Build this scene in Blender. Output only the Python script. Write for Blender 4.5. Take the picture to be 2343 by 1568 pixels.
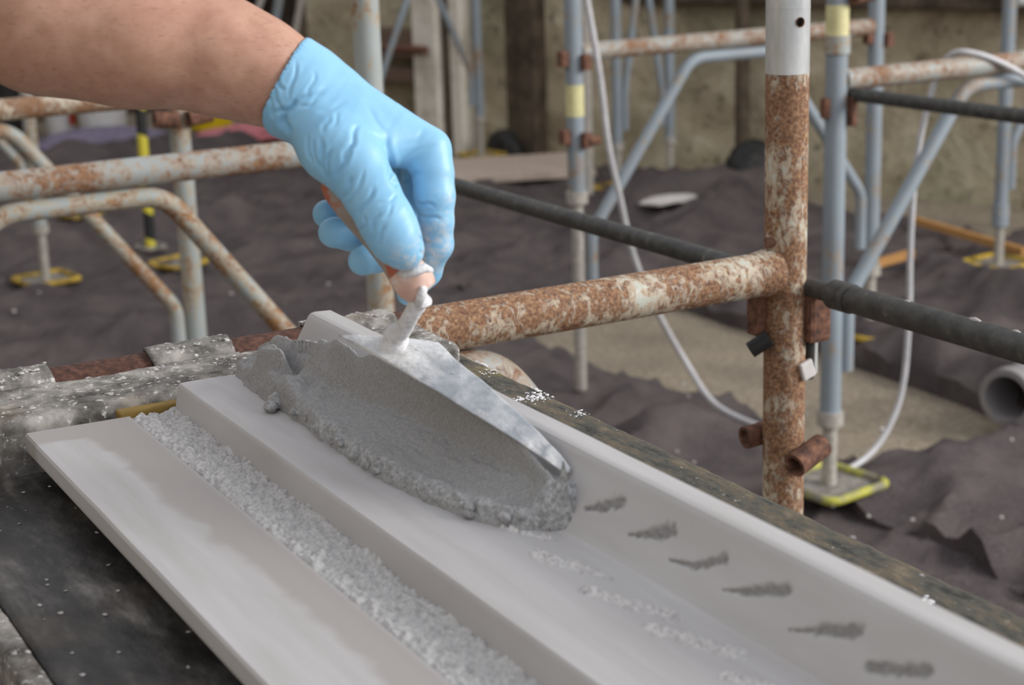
import bpy, bmesh, math, random
import numpy as np
from mathutils import Vector, Matrix

random.seed(7)
rng = np.random.default_rng(7)
for o in list(bpy.data.objects):
    bpy.data.objects.remove(o)

# ------------------------------------------------------------------ camera
F = 3850.0
CX, CY = 1171.5, 784.0
CAMZ = 1.43
# rows: world axes X, Y, Z written in camera axes (right, down, forward)
A = np.array([[0.87049159, -0.15476426, 0.46721774],
              [-0.49114506, -0.21151816, 0.84500686],
              [-0.03195183, -0.96504305, -0.26013648]])
CAM = np.array([0.0, 0.0, CAMZ])
scene = bpy.context.scene
cam = bpy.data.cameras.new('camera')
cam_o = bpy.data.objects.new('camera', cam)
scene.collection.objects.link(cam_o)
right, down, fwd = A @ [1, 0, 0], A @ [0, 1, 0], A @ [0, 0, 1]
M = Matrix.Identity(4)
for i in range(3):
    M[i][0], M[i][1], M[i][2], M[i][3] = right[i], -down[i], -fwd[i], CAM[i]
cam_o.matrix_world = M
cam.sensor_fit = 'HORIZONTAL'
cam.sensor_width = 23.5
cam.lens = F * 23.5 / 2343
cam.clip_start = 0.05
cam.clip_end = 100
cam.dof.use_dof = True
cam.dof.focus_distance = 1.42
cam.dof.aperture_fstop = 5.4
scene.camera = cam_o

# ------------------------------------------------------------------ light
world = bpy.data.worlds.new('world')
scene.world = world
world.use_nodes = True
world.node_tree.nodes['Background'].inputs[0].default_value = (0.92, 0.94, 1.0, 1)
world.node_tree.nodes['Background'].inputs[1].default_value = 0.50


def area(name, loc, target, sx, sy, power, col):
    l = bpy.data.lights.new(name, 'AREA')
    l.shape = 'RECTANGLE'
    l.size, l.size_y, l.energy, l.color = sx, sy, power, col
    o = bpy.data.objects.new(name, l)
    scene.collection.objects.link(o)
    o.location = loc
    o.rotation_euler = (Vector(target) - Vector(loc)).to_track_quat('-Z', 'Y').to_euler()
    return o


area('window_right_offscreen', (7.6, -3.0, 4.3), (0.8, 1.6, 0.9), 5.0, 3.4, 540, (1.0, 0.985, 0.965))
scene.view_settings.view_transform = 'Standard'
scene.view_settings.look = 'None'
scene.view_settings.gamma = 1
scene.view_settings.use_curve_mapping = False
scene.view_settings.exposure = 0.62


# ------------------------------------------------------------------ pixel -> place helpers
def ray(x, y):
    return A @ np.array([(x - CX) / F, (y - CY) / F, 1.0])


def at(x, y, d):
    return CAM + ray(x, y) * d


def on(x, y, ax, v):
    d = ray(x, y)
    return CAM + d * ((v - CAM[ax]) / d[ax])


def fl(x, y, z=0.0):
    return on(x, y, 2, z)


def proj(P):
    c = (np.asarray(P, float) - CAM) @ A
    return CX + F * c[..., 0] / c[..., 2], CY + F * c[..., 1] / c[..., 2], c[..., 2]


# ------------------------------------------------------------------ noise
def vnoise(p, seed=0):
    p = np.asarray(p, np.float64)
    i = np.floor(p).astype(np.int64)
    f = p - i
    f = f * f * (3 - 2 * f)

    def h(ix, iy, iz):
        n = (ix * 374761393 + iy * 668265263 + iz * 2147483647 + seed * 1274126177) & 0xffffffff
        n = ((n ^ (n >> 13)) * 1274126177) & 0xffffffff
        n = n ^ (n >> 16)
        return (n & 0xffff) / 65535.0
    r = 0
    for a in (0, 1):
        for b in (0, 1):
            for c in (0, 1):
                w = (f[..., 0] if a else 1 - f[..., 0]) * (f[..., 1] if b else 1 - f[..., 1]) * (f[..., 2] if c else 1 - f[..., 2])
                r = r + w * h(i[..., 0] + a, i[..., 1] + b, i[..., 2] + c)
    return r * 2 - 1


def fbm(p, sc, oct=3, seed=0, gain=.5):
    p = np.asarray(p, float)
    r, a, t = 0, 1.0, 0
    for k in range(oct):
        r = r + a * vnoise(p * sc, seed + k * 17)
        t += a
        a *= gain
        sc *= 2.03
    return r / t


def smooth(a, b, x):
    t = np.clip((x - a) / (b - a), 0, 1)
    return t * t * (3 - 2 * t)


# ------------------------------------------------------------------ object helpers
COL = scene.collection
WLOC = {}


def empty(name, loc, label=None, cat=None, group=None):
    o = bpy.data.objects.new(name, None)
    o.empty_display_size = 0.05
    COL.objects.link(o)
    o.location = loc
    WLOC[o.name] = np.array(loc, float)
    tag(o, label, cat, group)
    return o


def tag(o, label=None, cat=None, group=None, kind=None):
    if label: o['label'] = label
    if cat: o['category'] = cat
    if group: o['group'] = group
    if kind: o['kind'] = kind
    return o


def wl(o):
    return WLOC.get(o.name, np.zeros(3))


def mesh_obj(name, V, Fc, mat, parent=None, smooth_=True, loc=None, bevel=0, auto=None):
    """V in world coordinates"""
    V = np.asarray(V, float)
    if parent is not None:
        base = wl(parent)
    elif loc is not None:
        base = np.array(loc, float)
    else:
        base = np.array([V[:, 0].mean(), V[:, 1].mean(), V[:, 2].min()])
    me = bpy.data.meshes.new(name)
    if isinstance(Fc, np.ndarray):
        Fc = Fc.tolist()
    me.from_pydata((V - base).tolist(), [], Fc)
    me.materials.append(mat)
    if smooth_:
        me.polygons.foreach_set('use_smooth', [True] * len(me.polygons))
    o = bpy.data.objects.new(name, me)
    COL.objects.link(o)
    if parent is not None:
        o.parent = parent
        WLOC[o.name] = base
    else:
        o.location = base
        WLOC[o.name] = base
    if auto is not None:
        me.set_sharp_from_angle(angle=math.radians(auto))
    if bevel:
        b = o.modifiers.new('bevel', 'BEVEL')
        b.width = bevel
        b.segments = 2
        b.limit_method = 'ANGLE'
        b.angle_limit = math.radians(40)
    me.update()
    return o


def sweep(pts, r, seg=18, cap=True, twist=0, closed=False, rough=0, seed=0):
    """tube along a polyline; r float or list"""
    P = [Vector(p) for p in pts]
    n = len(P)
    R = r if hasattr(r, '__len__') else [r] * n
    T = []
    for i in range(n):
        a = P[max(0, i - 1)]
        b = P[min(n - 1, i + 1)]
        T.append((b - a).normalized())
    u = T[0].orthogonal().normalized()
    V, Fc = [], []
    for i in range(n):
        u = (u - T[i] * u.dot(T[i])).normalized()
        w = T[i].cross(u)
        # mitre
        k = 1.0
        if 0 < i < n - 1:
            c = (P[i] - P[i - 1]).normalized().dot(T[i])
            k = 1 / max(c, .5)
        for j in range(seg):
            a = 2 * math.pi * j / seg
            V.append(P[i] + (u * math.cos(a) + w * math.sin(a)) * R[i])
    for i in range(n - 1):
        for j in range(seg):
            j2 = (j + 1) % seg
            Fc.append((i * seg + j, i * seg + j2, (i + 1) * seg + j2, (i + 1) * seg + j))
    if cap:
        Fc.append(tuple(range(seg - 1, -1, -1)))
        Fc.append(tuple(range((n - 1) * seg, n * seg)))
    V = np.array([tuple(v) for v in V])
    if rough:
        q = fbm(V, 90, 2, seed)
        c = np.repeat(np.array([tuple(p) for p in P]), seg, 0)
        V = c + (V - c) * (1 + rough * q)[:, None]
    return V, Fc


def tube(name, pts, r, mat, parent=None, seg=18, **k):
    kw = {x: k.pop(x) for x in ('cap', 'rough', 'seed') if x in k}
    V, Fc = sweep(pts, r, seg, **kw)
    return mesh_obj(name, V, Fc, mat, parent, auto=50, **k)


def pipe(name, pts, ro, ri, mat, parent=None, seg=20, **k):
    """hollow tube, open ends with wall thickness"""
    V1, F1 = sweep(pts, ro, seg, cap=False)
    V2, F2 = sweep(pts, ri, seg, cap=False)
    n = len(V1)
    Fc = list(F1) + [tuple(n + i for i in reversed(f)) for f in F2]
    m = len(pts)
    for j in range(seg):
        j2 = (j + 1) % seg
        Fc.append((j2, j, n + j, n + j2))
        b = (m - 1) * seg
        Fc.append((b + j, b + j2, n + b + j2, n + b + j))
    return mesh_obj(name, np.vstack([V1, V2]), Fc, mat, parent, auto=50, **k)


def round_path(pts, rad, n=7):
    """polyline with rounded corners"""
    P = [Vector(p) for p in pts]
    out = [P[0]]
    for i in range(1, len(P) - 1):
        a = (P[i - 1] - P[i]).normalized()
        b = (P[i + 1] - P[i]).normalized()
        ang = a.angle(b)
        d = min(rad / math.tan(ang / 2), (P[i - 1] - P[i]).length * .49, (P[i + 1] - P[i]).length * .49)
        p0, p1 = P[i] + a * d, P[i] + b * d
        for k in range(n + 1):
            t = k / n
            out.append(p0 * (1 - t) ** 2 + P[i] * 2 * t * (1 - t) + p1 * t ** 2)
    out.append(P[-1])
    return out


def boxv(x0, x1, y0, y1, z0, z1):
    V = [(x, y, z) for z in (z0, z1) for y in (y0, y1) for x in (x0, x1)]
    Fc = [(0, 2, 3, 1), (4, 5, 7, 6), (0, 1, 5, 4), (2, 6, 7, 3), (0, 4, 6, 2), (1, 3, 7, 5)]
    return np.array(V, float), Fc


def box(name, x0, x1, y0, y1, z0, z1, mat, parent=None, bevel=.002, rot=0, **k):
    V, Fc = boxv(x0, x1, y0, y1, z0, z1)
    if rot:
        c = np.array([(x0 + x1) / 2, (y0 + y1) / 2, 0])
        ca, sa = math.cos(rot), math.sin(rot)
        q = V - c
        V = c + np.stack([q[:, 0] * ca - q[:, 1] * sa, q[:, 0] * sa + q[:, 1] * ca, q[:, 2]], 1)
    return mesh_obj(name, V, Fc, mat, parent, smooth_=False, bevel=bevel, **k)


def gridf(nu, nv):
    i = np.arange((nu - 1) * (nv - 1))
    a = (i // (nv - 1)) * nv + i % (nv - 1)
    return np.stack([a, a + nv, a + nv + 1, a + 1], 1)


def attr(o, name, vals):
    at_ = o.data.attributes.new(name, 'FLOAT', 'POINT')
    at_.data.foreach_set('value', np.asarray(vals, np.float32))


# ------------------------------------------------------------------ materials
class NT:
    def __init__(s, name):
        s.m = bpy.data.materials.new(name)
        s.m.use_nodes = True
        s.t = s.m.node_tree
        s.n = s.t.nodes
        s.b = s.n['Principled BSDF']
        s.pos = s.n.new('ShaderNodeNewGeometry').outputs['Position']

    def link(s, a, b):
        s.t.links.new(a, b)

    def put(s, sock, v):
        if hasattr(v, 'is_linked') or hasattr(v, 'links'):
            s.link(v, sock)
        else:
            sock.default_value = v

    def noise(s, scale, detail=4, rough=.6, vec=None, dist=0, stretch=None, seed=0):
        n = s.n.new('ShaderNodeTexNoise')
        n.inputs['Scale'].default_value = scale
        n.inputs['Detail'].default_value = detail
        n.inputs['Roughness'].default_value = rough
        n.inputs['Distortion'].default_value = dist
        v = vec or s.pos
        mp = s.n.new('ShaderNodeMapping')
        mp.inputs['Location'].default_value = (seed * 3.1, seed * 1.7, seed * .9)
        if stretch:
            mp.inputs['Scale'].default_value = stretch
        s.link(v, mp.inputs['Vector'])
        s.link(mp.outputs[0], n.inputs['Vector'])
        return n.outputs['Fac']

    def voro(s, scale, vec=None):
        n = s.n.new('ShaderNodeTexVoronoi')
        n.inputs['Scale'].default_value = scale
        s.link(vec or s.pos, n.inputs['Vector'])
        return n.outputs['Distance']

    def ramp(s, fac, stops):
        r = s.n.new('ShaderNodeValToRGB')
        e = r.color_ramp.elements
        while len(e) < len(stops):
            e.new(.5)
        for k, (p, c) in enumerate(stops):
            e[k].position = p
            e[k].color = (c, c, c, 1) if not hasattr(c, '__len__') else (*c, 1)
        s.link(fac, r.inputs[0])
        return r.outputs[0]

    def mix(s, f, a, b):
        m = s.n.new('ShaderNodeMix')
        m.data_type = 'RGBA'
        s.put(m.inputs[0], f)
        for sock, v in ((m.inputs[6], a), (m.inputs[7], b)):
            if hasattr(v, 'links'):
                s.link(v, sock)
            else:
                sock.default_value = (*v, 1)
        return m.outputs[2]

    def math(s, op, a, b=0.0, c=None):
        m = s.n.new('ShaderNodeMath')
        m.operation = op
        s.put(m.inputs[0], a)
        s.put(m.inputs[1], b)
        if c is not None: s.put(m.inputs[2], c)
        return m.outputs[0]

    def attr(s, name):
        a = s.n.new('ShaderNodeAttribute')
        a.attribute_name = name
        return a.outputs['Fac']

    def xyz(s):
        x = s.n.new('ShaderNodeSeparateXYZ')
        s.link(s.pos, x.inputs[0])
        return x.outputs

    def bump(s, h, strength=.5, dist=.002):
        b = s.n.new('ShaderNodeBump')
        b.inputs['Strength'].default_value = strength
        b.inputs['Distance'].default_value = dist
        s.link(h, b.inputs['Height'])
        s.link(b.outputs[0], s.b.inputs['Normal'])

    def done(s, col, rough=.6, metal=0.0, spec=.5):
        if hasattr(col, 'links'):
            s.link(col, s.b.inputs['Base Color'])
        else:
            s.b.inputs['Base Color'].default_value = (*col, 1)
        s.put(s.b.inputs['Roughness'], rough)
        s.put(s.b.inputs['Metallic'], metal)
        s.b.inputs['Specular IOR Level'].default_value = spec
        return s.m


def lin(r, g, b):
    return tuple(((c / 255) / 12.92 if c / 255 <= .04045 else (((c / 255) + .055) / 1.055) ** 2.4) for c in (r, g, b))


def rust_paint(name, amount, paint, scale=1.0, seed=0, stretch=None, tones=None, rimc=(190, 146, 98)):
    """flaking grey paint over rusty steel; amount 0..1 of rust"""
    t = NT(name)
    n1 = t.noise(70 * scale, 6, .68, dist=.6, seed=seed, stretch=stretch)
    n2 = t.noise(9 * scale, 3, .5, seed=seed + 2)
    n3 = t.noise(160 * scale, 3, .6, seed=seed + 5)
    f = t.math('ADD', t.math('MULTIPLY', n1, .54), t.math('MULTIPLY', n2, .46))
    c = .5 + (amount - .5) * .34
    mask = t.ramp(f, [(c - .035, 1.0), (c + .035, 0.0)])       # 1 = rust
    rim = t.ramp(f, [(c - .01, 0.0), (c + .03, 1.0), (c + .075, 0.0)])
    tones = tones or ((88, 63, 49), (138, 102, 77), (178, 143, 108))
    rust = t.ramp(n3, [(.28, lin(*tones[0])), (.5, lin(*tones[1])), (.72, lin(*tones[2]))])
    pc = t.ramp(n2, [(.3, tuple(x * .8 for x in paint)), (.7, paint)])
    col = t.mix(mask, pc, rust)
    col = t.mix(t.math('MULTIPLY', rim, .55), col, lin(*rimc))
    t.bump(t.math('ADD', t.math('MULTIPLY', mask, -.5), n3), .35, .0012)
    return t.done(col, t.math('ADD', t.math('MULTIPLY', mask, .3), .5), 0.0, .35)


PAINT = lin(172, 180, 180)
M_RUSTY = rust_paint('rusty_paint', .58, lin(196, 198, 186), 1.5, 1, (1, 1, .6))
M_MIDRUST = rust_paint('half_rusty_paint', .36, lin(166, 172, 170), .8, 3, None, ((118, 84, 60), (150, 112, 78), (172, 136, 98)), (184, 156, 112))
M_GREYPAINT = rust_paint('grey_blue_paint', .17, lin(150, 160, 168), .7, 6, None, ((128, 100, 78), (150, 116, 88), (166, 132, 104)), (170, 150, 122))
M_RAIL = rust_paint('rust_topped_rail', .46, lin(160, 164, 162), .9, 4, None, ((104, 74, 56), (138, 102, 76), (162, 126, 96)), (172, 140, 104))
M_RUSTTUBE = rust_paint('brown_rust', .93, lin(170, 160, 150), 1, 9, None, ((58, 40, 34), (86, 58, 48), (112, 80, 66)), (120, 92, 78))
t = NT('bracket_rust')
n = t.noise(90, 4, .6)
t.bump(n, .4, .001)
M_BRACKET = t.done(t.ramp(n, [(.3, lin(62, 44, 37)), (.55, lin(116, 78, 60)), (.75, lin(150, 108, 86))]), .85)

t = NT('galvanised_sleeve')
n = t.noise(45, 4, .6, stretch=(1, 1, .25))
M_GALV = t.done(t.ramp(n, [(.3, lin(176, 178, 178)), (.7, lin(222, 222, 220))]), .36, .35)
t = NT('jack_steel')
n = t.noise(80, 4, .6)
M_JACK = t.done(t.ramp(n, [(.3, lin(150, 144, 136)), (.7, lin(196, 190, 180))]), .6, .1)
t = NT('dark_tie_steel')
n = t.noise(60, 5, .65)
t.bump(n, .25, .001)
M_TIE = t.done(t.ramp(n, [(.3, lin(52, 52, 50)), (.62, lin(84, 83, 80)), (.74, lin(140, 134, 124))]), .55, .2)
t = NT('yellow_paint')
n = t.noise(16, 3, .5)
M_YELLOW = t.done(t.ramp(n, [(.35, lin(120, 100, 50)), (.52, lin(184, 150, 44)), (.75, lin(200, 174, 66))]), .6)
t = NT('yellow_olive_paint')
n = t.noise(16, 3, .5)
M_YOLIVE = t.done(t.ramp(n, [(.4, lin(130, 126, 108)), (.58, lin(182, 178, 70)), (.75, lin(196, 190, 90))]), .6)
t = NT('base_plate_grey')
n = t.noise(40, 4, .6)
M_PLATE = t.done(t.ramp(n, [(.35, lin(110, 105, 98)), (.7, lin(160, 154, 145))]), .8)

# plaster moulding
t = NT('plaster_cast')
x, y, z = t.xyz()
nA = t.noise(22, 3, .5, seed=1)
nS = t.noise(9, 3, .55, stretch=(7, .6, 1), seed=2)
nF = t.noise(400, 2, .5, seed=3)
edge = t.math('ADD', x, t.math('MULTIPLY', t.math('SUBTRACT', nA, .5), .03))
edge = t.math('ADD', edge, t.math('MULTIPLY', y, .03))
wet = t.ramp(t.math('MULTIPLY_ADD', edge, 100, -36.5), [(.0, 0.0), (.9, 1.0)])
farend = t.ramp(t.math('MULTIPLY_ADD', t.math('ADD', y, t.math('MULTIPLY', t.math('SUBTRACT', nA, .5), .02)), 100, -131.0), [(.0, 0.0), (.8, 1.0)])
inner = t.ramp(t.math('MULTIPLY_ADD', x, 100, -37.0), [(.0, 1.0), (.6, 0.0)])
wetf = t.math('MULTIPLY', t.math('MAXIMUM', wet, farend), inner)
light = t.ramp(nS, [(.3, lin(180, 176, 174)), (.6, lin(190, 187, 186)), (.8, lin(197, 195, 194))])
col = t.mix(wetf, light, lin(170, 164, 160))
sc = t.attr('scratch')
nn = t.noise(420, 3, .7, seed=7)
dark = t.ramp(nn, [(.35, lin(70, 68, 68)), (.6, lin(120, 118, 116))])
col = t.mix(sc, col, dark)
wh = t.attr('chalk')
col = t.mix(wh, col, t.ramp(nn, [(.36, lin(176, 173, 171)), (.5, lin(222, 219, 217))]))
t.bump(nF, .08, .0006)
M_CAST = t.done(col, .72, 0, .35)

t = NT('rough_aggregate')
n = t.noise(330, 4, .7)
n2 = t.noise(40, 2, .5)
t.bump(n, .7, .0015)
M_AGG = t.done(t.ramp(n, [(.3, lin(172, 170, 168)), (.45, lin(196, 194, 192)), (.65, lin(216, 214, 212))]), .9, 0, .2)

t = NT('wet_mortar')
n = t.noise(480, 4, .75)
n2 = t.noise(40, 3, .6, seed=4)
rm = t.attr('rim')
c1 = t.ramp(n, [(.3, lin(132, 130, 128)), (.55, lin(156, 155, 154)), (.75, lin(172, 172, 172))])
n5 = t.noise(260, 4, .8, seed=9)
c2 = t.ramp(n5, [(.34, lin(128, 127, 126)), (.48, lin(158, 158, 158)), (.62, lin(192, 192, 193))])
t.bump(n, .45, .0012)
M_MORTAR = t.done(t.mix(rm, c1, c2), .62, 0, .4)

t = NT('blue_nitrile')
n = t.noise(900, 2, .5)
n2 = t.noise(30, 3, .6)
du = t.attr('dust')
nd = t.noise(160, 4, .7, seed=3)
dm = t.math('MULTIPLY', t.ramp(nd, [(.42, 0.0), (.62, 1.0)]), du)
c = t.ramp(n2, [(.3, lin(134, 190, 226)), (.7, lin(148, 202, 234))])
t.bump(n, .06, .0004)
t.b.inputs['Subsurface Weight'].default_value = .12
t.b.inputs['Subsurface Radius'].default_value = (.002, .004, .006)
M_GLOVE = t.done(t.mix(dm, c, lin(206, 216, 222)), .42, 0, .45)

t = NT('skin')
n = t.noise(60, 4, .6)
n2 = t.noise(9, 2, .5, seed=3)
nh = t.noise(420, 2, .6, stretch=(.35, .35, 1.6), seed=4)
c = t.ramp(n, [(.3, lin(178, 132, 110)), (.7, lin(202, 158, 136))])
c = t.mix(t.ramp(n2, [(.4, 0.0), (.75, .5)]), c, lin(172, 124, 98))
c = t.mix(t.ramp(nh, [(.60, 0.0), (.72, .32)]), c, lin(96, 62, 44))
t.bump(t.math('ADD', n, nh), .12, .0008)
t.b.inputs['Subsurface Weight'].default_value = .12
t.b.inputs['Subsurface Radius'].default_value = (.008, .003, .0015)
M_SKIN = t.done(c, .5, 0, .4)

t = NT('trowel_steel')
n = t.noise(38, 4, .6, dist=.4)
n3 = t.noise(260, 4, .7, seed=2)
wt = t.attr('plaster')
blade = t.ramp(n, [(.3, lin(138, 142, 148)), (.5, lin(170, 174, 180)), (.7, lin(204, 206, 208))])
col = t.mix(wt, blade, t.ramp(n3, [(.3, lin(210, 208, 206)), (.6, lin(240, 239, 238))]))
t.bump(t.math('ADD', n3, t.math('MULTIPLY', n, 2.0)), .3, .0012)
M_BLADE = t.done(col, .5, .1, .45)
t = NT('white_plaster_crust')
n = t.noise(260, 4, .7)
t.bump(n, .6, .002)
M_CRUST = t.done(t.ramp(n, [(.3, lin(206, 204, 204)), (.6, lin(240, 239, 240))]), .85)
t = NT('handle_paint')
n = t.noise(26, 3, .55, dist=.5, seed=11)
col = t.ramp(n, [(.46, lin(150, 138, 128)), (.53, lin(164, 150, 140)), (.56, lin(176, 98, 74)), (.7, lin(186, 108, 82))])
M_HANDLE = t.done(col, .5)
t = NT('handle_worn_wood')
n = t.noise(60, 4, .6)
col = t.ramp(n, [(.32, lin(208, 166, 148)), (.52, lin(222, 188, 172)), (.66, lin(230, 222, 218))])
M_HANDEND = t.done(col, .6)

# deck
t = NT('deck_plywood')
n = t.noise(16, 5, .65, stretch=(2.2, .7, 1))
n2 = t.noise(120, 4, .7, seed=4)
n3 = t.noise(7, 3, .5, seed=6)
c = t.ramp(n, [(.34, lin(26, 24, 23)), (.5, lin(58, 55, 52)), (.62, lin(92, 88, 83)), (.74, lin(132, 128, 122))])
c = t.mix(t.ramp(n3, [(.52, 0.0), (.72, .55)]), c, lin(92, 78, 60))
c = t.mix(t.ramp(n2, [(.70, 0.0), (.76, .9)]), c, lin(176, 172, 164))
t.bump(t.math('ADD', n, n2), .4, .002)
M_PLY = t.done(c, .5, 0, .4)
t = NT('deck_steel_dirty')
n = t.noise(28, 5, .65)
n2 = t.noise(130, 4, .7, seed=4)
n3 = t.noise(10, 3, .5, seed=6)
c = t.ramp(n, [(.36, lin(84, 81, 77)), (.5, lin(130, 126, 121)), (.64, lin(172, 167, 160))])
c = t.mix(t.ramp(n3, [(.55, 0.0), (.75, .5)]), c, lin(132, 112, 88))
c = t.mix(t.ramp(n2, [(.58, 0.0), (.66, .9)]), c, lin(214, 211, 206))
t.bump(t.math('ADD', n, n2), .35, .002)
M_DECKEND = t.done(c, .92, 0, .12)
t = NT('deck_side_weathered')
n = t.noise(46, 6, .75, stretch=(1.5, .5, 1.5))
n2 = t.noise(130, 4, .7, seed=4)
n3 = t.noise(14, 3, .5, seed=6)
c = t.ramp(n, [(.36, lin(44, 44, 40)), (.48, lin(82, 80, 72)), (.58, lin(104, 92, 74)), (.7, lin(134, 126, 110))])
c = t.mix(t.ramp(n3, [(.60, 0.0), (.70, .55)]), c, lin(128, 118, 62))
c = t.mix(t.ramp(n2, [(.66, 0.0), (.72, .9)]), c, lin(198, 194, 186))
t.bump(t.math('ADD', n, n2), .5, .002)
M_DECKSIDE = t.done(c, .6, 0, .35)
t = NT('ochre_wood')
n = t.noise(30, 4, .6, stretch=(.4, 1, 2))
M_OCHRE = t.done(t.ramp(n, [(.3, lin(110, 86, 38)), (.7, lin(168, 138, 70))]), .7)

# ground
t = NT('felt')
n = t.noise(300, 3, .75)
n2 = t.noise(5, 4, .6, seed=3)
n3 = t.noise(90, 4, .7, seed=5)
c = t.ramp(n, [(.3, lin(54, 48, 50)), (.5, lin(84, 76, 77)), (.68, lin(126, 116, 116))])
c = t.mix(t.ramp(n2, [(.38, 0.0), (.68, .6)]), c, lin(126, 116, 112))
c = t.mix(t.ramp(n3, [(.68, 0.0), (.74, .8)]), c, lin(156, 150, 152))
t.bump(t.math('ADD', n, n3), .7, .008)
M_FELT = t.done(c, .95, 0, .15)
t = NT('bare_ground')
n = t.noise(60, 5, .7)
n2 = t.noise(4, 3, .6, seed=2)
c = t.ramp(n, [(.3, lin(124, 112, 96)), (.5, lin(154, 142, 124)), (.72, lin(182, 170, 152))])
c = t.mix(t.ramp(n2, [(.45, 0.0), (.7, .35)]), c, lin(102, 94, 86))
t.bump(n, .7, .01)
M_GROUND = t.done(c, .95, 0, .15)
t = NT('old_wall_plaster')
n = t.noise(3.2, 6, .65, dist=.3)
n2 = t.noise(1.1, 3, .6, seed=4)
n3 = t.noise(12, 5, .7, seed=8)
c = t.ramp(n, [(.3, lin(140, 126, 104)), (.5, lin(190, 176, 150)), (.62, lin(214, 202, 176)), (.78, lin(226, 216, 194))])
c = t.mix(t.ramp(n2, [(.46, 0.0), (.66, .6)]), c, lin(150, 150, 122))
c = t.mix(t.ramp(n3, [(.57, 0.0), (.66, .7)]), c, lin(96, 90, 76))
t.bump(t.math('ADD', n, n3), .6, .03)
M_WALL = t.done(c, .95, 0, .15)
t = NT('pale_wall_plaster')
n = t.noise(5, 5, .65)
c = t.ramp(n, [(.3, lin(196, 186, 170)), (.5, lin(236, 228, 214)), (.8, lin(242, 236, 226))])
t.bump(n, .4, .02)
M_PALEWALL = t.done(c, .95, 0, .15)
t = NT('dark_recess_stone')
n = t.noise(7, 5, .65)
c = t.ramp(n, [(.3, lin(62, 54, 46)), (.6, lin(102, 90, 76)), (.8, lin(136, 120, 102))])
t.bump(n, .4, .02)
M_DARKWALL = t.done(c, .95, 0, .15)


def plain(name, col, rough=.6, metal=0, var=.12, scale=40):
    t = NT(name)
    n = t.noise(scale, 3, .6)
    c = t.ramp(n, [(.3, tuple(x * (1 - var) for x in col)), (.7, tuple(min(1, x * (1 + var)) for x in col))])
    return t.done(c, rough, metal)


M_CABLE = plain('white_cable', lin(200, 198, 200), .45)
M_WHITE = plain('white_plastic', lin(216, 214, 212), .45)
M_YBUCKET = plain('yellow_plastic', lin(226, 192, 20), .4)
M_BLACK = plain('black_rubber', lin(30, 29, 28), .6)
M_DARKPLY = plain('dark_opening', lin(26, 23, 21), .9)
M_PINK = plain('pink_cloth', lin(196, 120, 126), .9, var=.25)
M_LILAC = plain('lilac_cloth', lin(120, 112, 132), .9, var=.3)
M_BOARD = plain('pale_board', lin(196, 178, 164), .8)
M_LATH = plain('orange_lath', lin(190, 140, 82), .8)
M_PAPER = plain('white_paper', lin(206, 200, 196), .9)
M_RED = plain('red_tape', lin(200, 62, 34), .5)
M_TAPE = plain('worn_yellow_tape', lin(216, 208, 156), .6)
M_CRUMB = plain('plaster_crumb', lin(190, 186, 182), .9)
M_PIPE = plain('grey_pipe', lin(142, 138, 138), .6, scale=20)
M_BROWNTANK = plain('brown_paint', lin(116, 96, 80), .8, scale=6)

# stripes
t = NT('hazard_stripe')
x, y, z = t.xyz()
w = t.math('FRACT', t.math('MULTIPLY', t.math('ADD', z, t.math('MULTIPLY', x, .5)), 4.6))
col = t.ramp(w, [(.48, lin(38, 40, 40)), (.52, lin(222, 206, 70))])
M_HAZARD = t.done(col, .5)

# ------------------------------------------------------------------ setting
# floor
nu, nv = 150, 190
U, Vv = np.meshgrid(np.linspace(-5, 8, nu), np.linspace(-4, 13, nv), indexing='ij')
P = np.stack([U.ravel(), Vv.ravel(), np.zeros(U.size)], 1)
P[:, 2] = fbm(P, 1.3, 4, 3) * .018 - .012
tag(mesh_obj('floor', P, gridf(nu, nv), M_GROUND, loc=(0, 0, 0)), 'bare sandy ground showing between the felt sheets', kind='structure')

# right-hand wall, running back into the hall
WA, WB = np.array([7.2, 0.443]), np.array([3.98, 9.64])
WT = (WB - WA) / np.linalg.norm(WB - WA)
WN = np.array([-WT[1], WT[0]])            # towards the room
if WN @ (np.array([0, 0]) - WA) < 0: WN = -WN
WLEN = np.linalg.norm(WB - WA)


def wallpt(x, y):
    d = ray(x, y)
    n3 = np.array([WN[0], WN[1], 0])
    k = (n3 @ (np.array([WA[0], WA[1], 0]) - CAM)) / (n3 @ d)
    p = CAM + d * k
    return (p[:2] - WA) @ WT, p[2]        # distance along wall, height


def wall_mesh(name, a, b, h, mat, inward, label, nz=60, z0=-.1):
    a, b = np.array(a, float), np.array(b, float)
    L = np.linalg.norm(b - a)
    n = int(L / .08) + 2
    s, z = np.meshgrid(np.linspace(0, 1, n), np.linspace(z0, h, nz), indexing='ij')
    P = np.stack([a[0] + (b[0] - a[0]) * s.ravel(), a[1] + (b[1] - a[1]) * s.ravel(), z.ravel()], 1)
    d = fbm(P, 1.8, 4, 5) * .035
    P[:, 0] += inward[0] * d
    P[:, 1] += inward[1] * d
    back = P.copy()
    back[:, 0] -= inward[0] * .3
    back[:, 1] -= inward[1] * .3
    f = gridf(n, nz)
    k = len(P)
    # border
    idx = np.arange(k).reshape(n, nz)
    ring = list(idx[:, 0]) + list(idx[-1, 1:]) + list(idx[-2::-1, -1]) + list(idx[0, -2:0:-1])
    side = [(ring[i], ring[(i + 1) % len(ring)], k + ring[(i + 1) % len(ring)], k + ring[i]) for i in range(len(ring))]
    fc = f.tolist() + [tuple(int(k + v) for v in q[::-1]) for q in f] + [tuple(int(v) for v in q) for q in side]
    o = mesh_obj(name, np.vstack([P, back]), fc, mat, loc=(a[0], a[1], 0))
    tag(o, label, kind='structure')
    return o


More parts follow.
